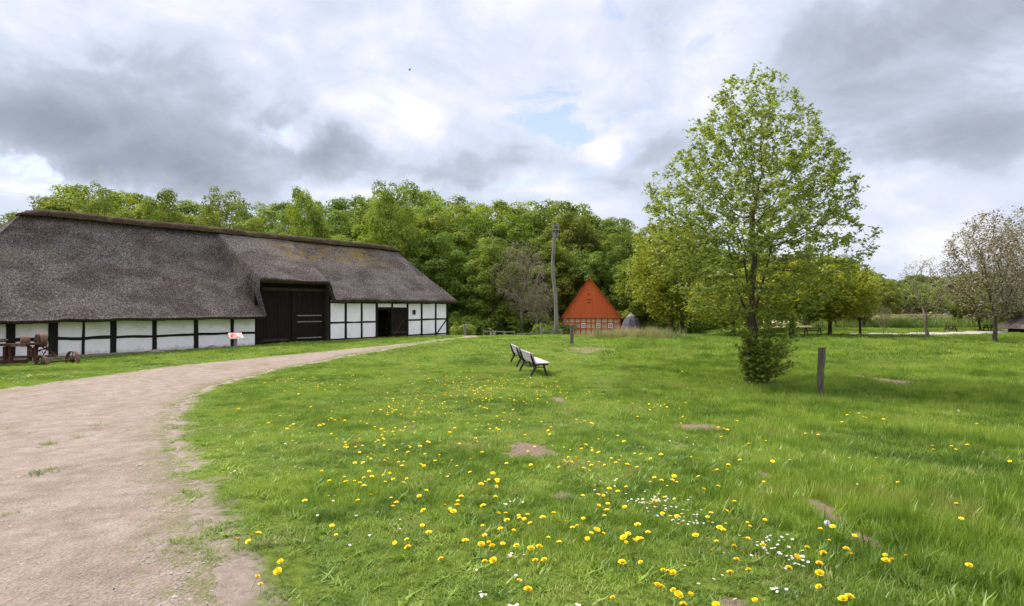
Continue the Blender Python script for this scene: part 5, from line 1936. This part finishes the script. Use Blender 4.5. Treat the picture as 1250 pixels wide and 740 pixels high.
ok_ = np.array([noise.noise(Vector((a * .09, b_ * .12, 0))) > -.18 for a, b_ in zip(Xr, Yr)])
Xr = Xr[ok_]; Yr = Yr[ok_]; ng_ = len(Xr)
Pr = np.column_stack([Xr, Yr, [height(a, b_) for a, b_ in zip(Xr, Yr)]])
blades('green_reeds', T_reed, Pr, rs.choice(4, ng_), np.column_stack([np.ones(ng_), np.ones(ng_), rs.uniform(.5, .9, ng_)]), M['tall'], 'band of fresh green reeds and herbs behind the right meadow', 'reeds', rs, .08)
nr = 2000
Yr = rs.uniform(70, 98, nr); pxr = rs.uniform(985, 1330, nr)
Xr = (pxr - 625) / F * Yr
Pr = np.column_stack([Xr, Yr, [height(a, b_) for a, b_ in zip(Xr, Yr)]])
blades('reeds', T_reed, Pr, rs.choice(4, nr), np.column_stack([np.ones(nr), np.ones(nr), rs.uniform(.5, 1.1, nr)]), M['reed'], 'pale straw and green reeds in the strip behind the right meadow', 'reeds', rs, .08)

# ------------------------------------------------------------------ flowers
Z3 = [(282,652),(343,635),(351,604),(291,677),(224,544),(264,532),(285,524),(254,550),(428,368),(424,425),(498,367),(475,342),(521,325),(521,346),(547,368),(590,372),(603,382),(626,354),(642,284),(660,350),(666,371),(680,344),(690,362),(624,412),(584,425),(717,325),(731,362),(674,303),(700,275),(735,280),(771,264),(553,270),(545,268),(505,183),(470,204),(390,200),(360,212),(443,147),(505,157),(575,315),(600,315),(618,340),(602,357),(574,366),(768,412),(790,398),(783,325),(781,452),(847,438),(861,448),(871,457),(883,437),(885,425),(895,414),(778,502),(797,524),(734,565),(731,543),(695,553),(833,599),(907,546),(959,502),(961,441),(998,417),(1013,512),(1033,485),(1008,465),(956,557),(978,550),(988,561),(966,531),(966,608),(992,605),(990,348),(1003,365),(1001,382),(967,370),(955,378),(978,365),(923,302),(921,345),(882,325),(938,240),(943,250),(958,283),(700,430),(684,418),(690,440),(640,405),(506,500),(518,527),(645,250),(617,185),(655,215),(545,190),(530,185),(515,190),(495,188),(465,205),(480,200),(370,212),(380,205),(345,205),(225,148),(405,105),(785,107),(775,110),(795,105),(935,160),(965,145),(870,220),(860,225)]
Z4 = [(26,512),(67,515),(46,485),(75,562),(118,570),(143,566),(132,608),(158,606),(83,664),(109,691),(365,715),(393,613),(448,612),(288,541),(300,523),(317,513),(337,525),(276,477),(187,461),(154,475),(116,493),(98,481),(224,487),(243,505),(347,455),(323,442),(337,412),(321,410),(401,447),(440,499),(411,527),(397,538),(405,555),(432,547),(440,540),(448,545),(471,522),(514,466),(538,474),(558,474),(573,467),(571,495),(653,491),(660,463),(650,475),(686,507),(703,520),(697,515),(677,552),(663,579),(718,640),(614,533),(730,568),(757,545),(772,545),(773,635),(738,607),(817,565),(823,485),(778,502),(708,458),(731,433),(793,722),(676,736),(577,735),(600,702),(563,704),(547,690),(510,680),(499,675),(516,632),(530,635),(545,640),(895,631),(921,601),(999,587),(987,618),(988,647),(1017,547),(950,568),(1026,513),(985,685),(990,517),(491,430),(483,440),(495,437),(405,384),(490,358),(478,370),(545,365),(558,370),(550,355),(639,391),(665,345),(713,323),(747,308),(774,260),(826,250),(690,240),(739,193),(700,215),(710,218),(683,212),(846,312),(898,305),(620,302),(600,295),(556,315),(535,292),(510,290),(478,300),(450,290),(438,325),(420,322),(408,318),(374,312),(390,295),(385,305),(360,300),(322,246),(284,261),(182,265),(200,240),(175,230),(170,218),(180,210),(398,252),(380,240),(280,190),(300,195),(305,200),(290,185),(255,185),(150,190),(530,155),(528,148),(420,170),(440,175),(490,150),(565,150),(945,230),(983,232),(18,370),(15,385),(5,350),(12,416),(45,315),(47,330),(2,560),(5,605),(275,412),(340,470),(350,400),(355,390),(380,400)]
Z5 = [(318,723),(337,717),(248,647),(245,618),(259,586),(345,588),(508,594),(465,605),(447,607),(445,590),(329,572),(353,538),(660,454),(674,489),(483,378),(429,370),(820,314),(657,280),(645,271),(590,279),(588,271),(692,269),(515,148),(427,142),(380,178),(388,181),(330,174),(315,195),(339,162),(366,165),(440,185),(665,193),(722,199),(698,625)]
FL = [(200 + x / 2.466, 440 + y / 2.467) for x, y in Z3] + [(600 + x / 2.466, 440 + y / 2.467) for x, y in Z4] + [(900 + x / 2.466, 440 + y / 2.467) for x, y in Z5]
small = []
for (px, py, rx, ry, n) in ((590, 470, 70, 10, 110), (500, 500, 60, 14, 50), (380, 470, 70, 9, 50), (640, 480, 90, 12, 70), (460, 540, 70, 20, 40), (580, 490, 60, 10, 40), (700, 560, 90, 20, 30), (520, 560, 60, 25, 26), (590, 520, 50, 18, 26),
                            (560, 450, 60, 6, 26), (480, 455, 60, 6, 14), (800, 500, 60, 14, 14), (840, 455, 40, 6, 6), (730, 445, 40, 6, 6), (870, 620, 60, 40, 10), (640, 640, 60, 40, 10), (330, 520, 30, 20, 6)):
    for i in range(n): small.append((px + rs.randn() * rx * .6, py + rs.randn() * ry * .6))
FL2 = [(p, 1) for p in FL] + [(p, 0) for p in small if p[1] > 432]


def dandelion_mesh(detail, seed):
    rs_ = np.random.RandomState(seed)
    V = []; Fc = []; mi = []
    h_ = 0
    layers = ((18, .0235, .001, .22), (14, .018, .006, .5), (10, .012, .010, .8), (7, .006, .013, 1.0)) if detail else ((10, .023, .002, .3), (6, .013, .009, .7))
    for (n, r_, z, up_) in layers:
        for i in range(n):
            a = 6.283 * i / n + rs_.uniform(-.15, .15); w_ = r_ * 3.0 / n * 1.25
            c, s = math.cos(a), math.sin(a)
            rr = r_ * rs_.uniform(.88, 1.08)
            n0 = len(V)
            V += [(c * .002 + s * w_ * .3, s * .002 - c * w_ * .3, z - .004), (c * .002 - s * w_ * .3, s * .002 + c * w_ * .3, z - .004),
                  (c * rr - s * w_, s * rr + c * w_, z + up_ * rr * .35), (c * rr + s * w_, s * rr - c * w_, z + up_ * rr * .35)]
            Fc.append((n0, n0 + 1, n0 + 2, n0 + 3)); mi.append(0)
    return V, Fc


def stem_mesh(h_, wob, seed):
    rs_ = np.random.RandomState(seed)
    mb = MB(); mb.tube([(wob[0], wob[1], -h_), (wob[0] * .3, wob[1] * .3, -h_ * .5), (0, 0, -.003)], [.0022, .002, .002], 5)
    mb.tube([(0, 0, -.012), (0, 0, -.004), (0, 0, .001)], [.003, .006, .008], 7)
    return mb


dm = [dandelion_mesh(True, 1), dandelion_mesh(True, 2), dandelion_mesh(False, 3)]
dmeshes = []
for i, (v, f_) in enumerate(dm):
    me = bpy.data.meshes.new('flower_head'); me.from_pydata(v, [], f_); me.materials.append(M['yellow']); dmeshes.append(me)
stems = []
for i in range(3):
    mb = stem_mesh((.10, .13, .16)[i], (.01 * i, .008 * (i - 1)), i)
    me = bpy.data.meshes.new('stem'); me.from_pydata(mb.v, [], mb.f); me.materials.append(M['stemgreen']); stems.append(me)
# whole small flower in one mesh, two materials
v, f_ = dm[2]; mb = stem_mesh(.10, (.01, .0), 5)
me_small = bpy.data.meshes.new('dandelion')
n0 = len(v)
me_small.from_pydata(list(v) + mb.v, [], list(f_) + [tuple(i + n0 for i in q) for q in mb.f])
me_small.materials.append(M['yellow']); me_small.materials.append(M['stemgreen'])
me_small.polygons.foreach_set('material_index', np.array([0] * len(f_) + [1] * len(mb.f), dtype=np.int32))


def grass_len(x, y):
    lenn = noise.noise(Vector((x * .5, y * .5, 7))) + .6 * noise.noise(Vector((x * 1.7, y * 1.7, 3)))
    k_ = .75 + .55 * lenn + 1.0 * min(1, max(0, (x - .10 * y - .8) / 3)) * (1 + .5 * lenn)
    return max(.3, min(2.6, k_))


pts = []
for (p, kind) in FL2:
    g_ = at(*p)
    pts.append((g_, kind))
sdv = path_sd(np.array([(g_.x, g_.y) for g_, _ in pts]))
pts = [q for q, s_ in zip(pts, sdv) if s_ < -.05]
pts.sort(key=lambda q: q[0].y / (1.3 if q[1] else 1))
GR = 'yellow dandelions scattered over the lawn'
tailV = []; tailF = []; tailM = []
for i, (g_, kind) in enumerate(pts):
    gl_ = grass_len(g_.x, g_.y)
    hgt = min(.17, .045 + .055 * gl_ + rr_.uniform(0, .03))
    # shift forward so the raised head stands where the photo shows it
    f1 = (EYE - g_.z - hgt) / (EYE - g_.z)
    x, y = g_.x * f1, g_.y * f1
    z = height(x, y) + hgt
    s_ = (.95 if kind else .75) * rr_.uniform(.60, 1.15) * (1.0 + .25 * min(1, max(0, (y - 5) / 10)))
    tilt = (rr_.uniform(-.25, .40) + .12, rr_.uniform(-.25, .25), rr_.uniform(0, 6.28))
    if i < 60:
        root = empty('dandelion', (x, y, z)); root.rotation_euler = tilt; root.scale = (s_,) * 3
        hd = bpy.data.objects.new('flower_head', dmeshes[i % 2]); COL.objects.link(hd); hd.parent = root
        stm = bpy.data.objects.new('stem', stems[i % 3]); COL.objects.link(stm); stm.parent = root
        tag(root, 'yellow dandelion flower standing in the foreground grass', 'flower', GR)
    elif i < 300:
        o = bpy.data.objects.new('dandelion', me_small); COL.objects.link(o)
        o.location = (x, y, z); o.rotation_euler = tilt; o.scale = (s_,) * 3
        tag(o, 'small yellow dandelion flower in the lawn grass', 'flower', GR)
    else:
        Mx = Matrix.Translation((x, y, z)) @ Matrix.Rotation(tilt[2], 4, 'Z') @ Matrix.Rotation(tilt[0], 4, 'X') @ Matrix.Scale(s_, 4)
        n0 = len(tailV)
        tailV += [tuple(Mx @ Vector(q)) for q in dm[2][0]]; tailF += [tuple(k + n0 for k in q) for q in dm[2][1]]
if tailF:
    tag(mesh_obj('dandelions', tailV, tailF, M['yellow']), 'countless tiny yellow dandelions in the farther lawn', 'flowers', kind='stuff')
print('dandelions', len(pts))

# daisies
def daisy(seed):
    V = []; Fc = []; mi = []
    for i in range(12):
        a = 6.283 * i / 12; c, s = math.cos(a), math.sin(a); w_ = .0022
        n0 = len(V)
        V += [(c * .003 + s * w_ * .6, s * .003 - c * w_ * .6, 0), (c * .003 - s * w_ * .6, s * .003 + c * w_ * .6, 0), (c * .0115 - s * w_, s * .0115 + c * w_, .002), (c * .0115 + s * w_, s * .0115 - c * w_, .002)]
        Fc.append((n0, n0 + 1, n0 + 2, n0 + 3)); mi.append(0)
    n0 = len(V)
    for i in range(8):
        a = 6.283 * i / 8; V.append((.0042 * math.cos(a), .0042 * math.sin(a), .002))
    V.append((0, 0, .0045))
    for i in range(8): Fc.append((n0 + i, n0 + (i + 1) % 8, n0 + 8)); mi.append(1)
    n0 = len(V); mb = MB().tube([(.005, 0, -.06), (0, 0, 0)], .0011, 4)
    V += mb.v; Fc += [tuple(k + n0 for k in q) for q in mb.f]; mi += [2] * len(mb.f)
    return V, Fc, mi


V, Fc, mi = daisy(0)
me_d = bpy.data.meshes.new('daisy'); me_d.from_pydata(V, [], Fc)
for mm in ('petal', 'yellow', 'stemgreen'): me_d.materials.append(M[mm])
me_d.polygons.foreach_set('material_index', np.array(mi, dtype=np.int32))
DC = []
def z4(x, y): return (600 + x / 2.466, 440 + y / 2.467)
def z3(x, y): return (200 + x / 2.466, 440 + y / 2.467)
for (c, rx, ry, n) in ((z4(500, 430), 34, 12, 62), (z4(600, 480), 30, 9, 22), (z4(840, 560), 22, 14, 30), (z4(920, 600), 16, 12, 20), (z4(60, 590), 9, 4, 9), (z4(75, 420), 12, 6, 7), (z4(340, 380), 14, 8, 10),
                       (z3(510, 420), 5, 4, 7), (z3(405, 330), 6, 4, 6), (z3(370, 257), 4, 3, 4), (z3(402, 250), 4, 3, 4), (z3(850, 340), 6, 4, 5), (z3(955, 705), 8, 4, 6), (z3(220, 342), 10, 3, 5),
                       (z3(1038, 430), 5, 3, 4), (z3(850, 60), 40, 10, 40), (z3(700, 120), 40, 12, 20), (z4(60, 745), 10, 6, 7), (z4(855, 695), 8, 4, 6), (z4(640, 650), 60, 20, 8), (z4(560, 250), 30, 10, 8),
                       (z4(500, 130), 20, 6, 10), ((1080, 560), 60, 30, 6), ((700, 740), 10, 3, 5), ((610, 700), 30, 20, 6), ((430, 640), 60, 30, 8)):
    for i in range(n): DC.append((c[0] + rs.randn() * rx * .6, c[1] + rs.randn() * ry * .6))
for (px, py, rx, ry, n) in ((60, 458, 40, 3, 60), (180, 447, 50, 3, 60), (240, 441, 40, 3, 30), (310, 432, 40, 2, 20), (20, 464, 20, 3, 25)):
    for i in range(n): DC.append((px + rs.randn() * rx * .6, py + rs.randn() * ry * .6))
pts = [at(*p) for p in DC]
sdv = path_sd(np.array([(g_.x, g_.y) for g_ in pts]))
pts = [q for q, s_ in zip(pts, sdv) if s_ < -.05]
pts.sort(key=lambda q: q.y)
tailV = []; tailF = []; tm = []
for i, g_ in enumerate(pts):
    hgt = min(.12, .035 + .05 * grass_len(g_.x, g_.y))
    f1 = (EYE - g_.z - hgt) / (EYE - g_.z)
    x, y = g_.x * f1, g_.y * f1; z = height(x, y) + hgt
    s_ = rr_.uniform(.62, .95) * (1 + .7 * min(1, max(0, (y - 6) / 14)))
    if i < 300:
        o = bpy.data.objects.new('daisy', me_d); COL.objects.link(o)
        o.location = (x, y, z); o.rotation_euler = (rr_.uniform(-.3, .5), rr_.uniform(-.3, .3), rr_.uniform(0, 6)); o.scale = (s_,) * 3
        tag(o, 'tiny white daisy with a yellow centre in the lawn grass', 'flower', 'white daisies scattered over the lawn')
    else:
        n0 = len(tailV); s2 = s_ * 1.3
        tailV += [(x + q[0] * s2, y + q[1] * s2, z + q[2]) for q in V]; tailF += [tuple(k + n0 for k in q) for q in Fc]; tm += mi
if tailF:
    tag(mesh_obj('daisies', tailV, tailF, None, mats=[M['petal'], M['yellow'], M['stemgreen']], midx=tm), 'sprinkle of small white daisies in the grass strip before the barn', 'flowers', kind='stuff')
print('daisies', len(pts))
# seed heads
q = []
for (px, py) in ((894, 481), (1170, 510), (1010, 663)):
    g_ = at(px, py)
    root = empty('seed_head', (g_.x, g_.y, g_.z + .14))
    V = []; Fc = []
    rs_ = np.random.RandomState(int(px))
    d = rs_.randn(90, 3); d /= np.linalg.norm(d, axis=1)[:, None]
    for w_ in d:
        a = np.cross(w_, (0, 0, 1.)); a /= np.linalg.norm(a) + 1e-9; b_ = np.cross(w_, a); n0 = len(V); c = w_ * .021
        V += [tuple(c + a * .004), tuple(c + b_ * .004), tuple(c - a * .004), tuple(c - b_ * .004)]; Fc.append((n0, n0 + 1, n0 + 2, n0 + 3))
    mesh_obj('seed_ball', V, Fc, M['petal'], root)
    s_ = bpy.data.objects.new('stem', stems[1]); COL.objects.link(s_); s_.parent = root
    tag(root, {894: 'white dandelion clock left of the foot of the leafy tree', 1170: 'white dandelion clock in the right meadow beyond the lone post', 1010: 'white dandelion clock beside the worn soil patches at right'}[px],
        'flower', 'dandelion clocks')
for o in bpy.data.objects:
    if 'used' in o: del o['used']
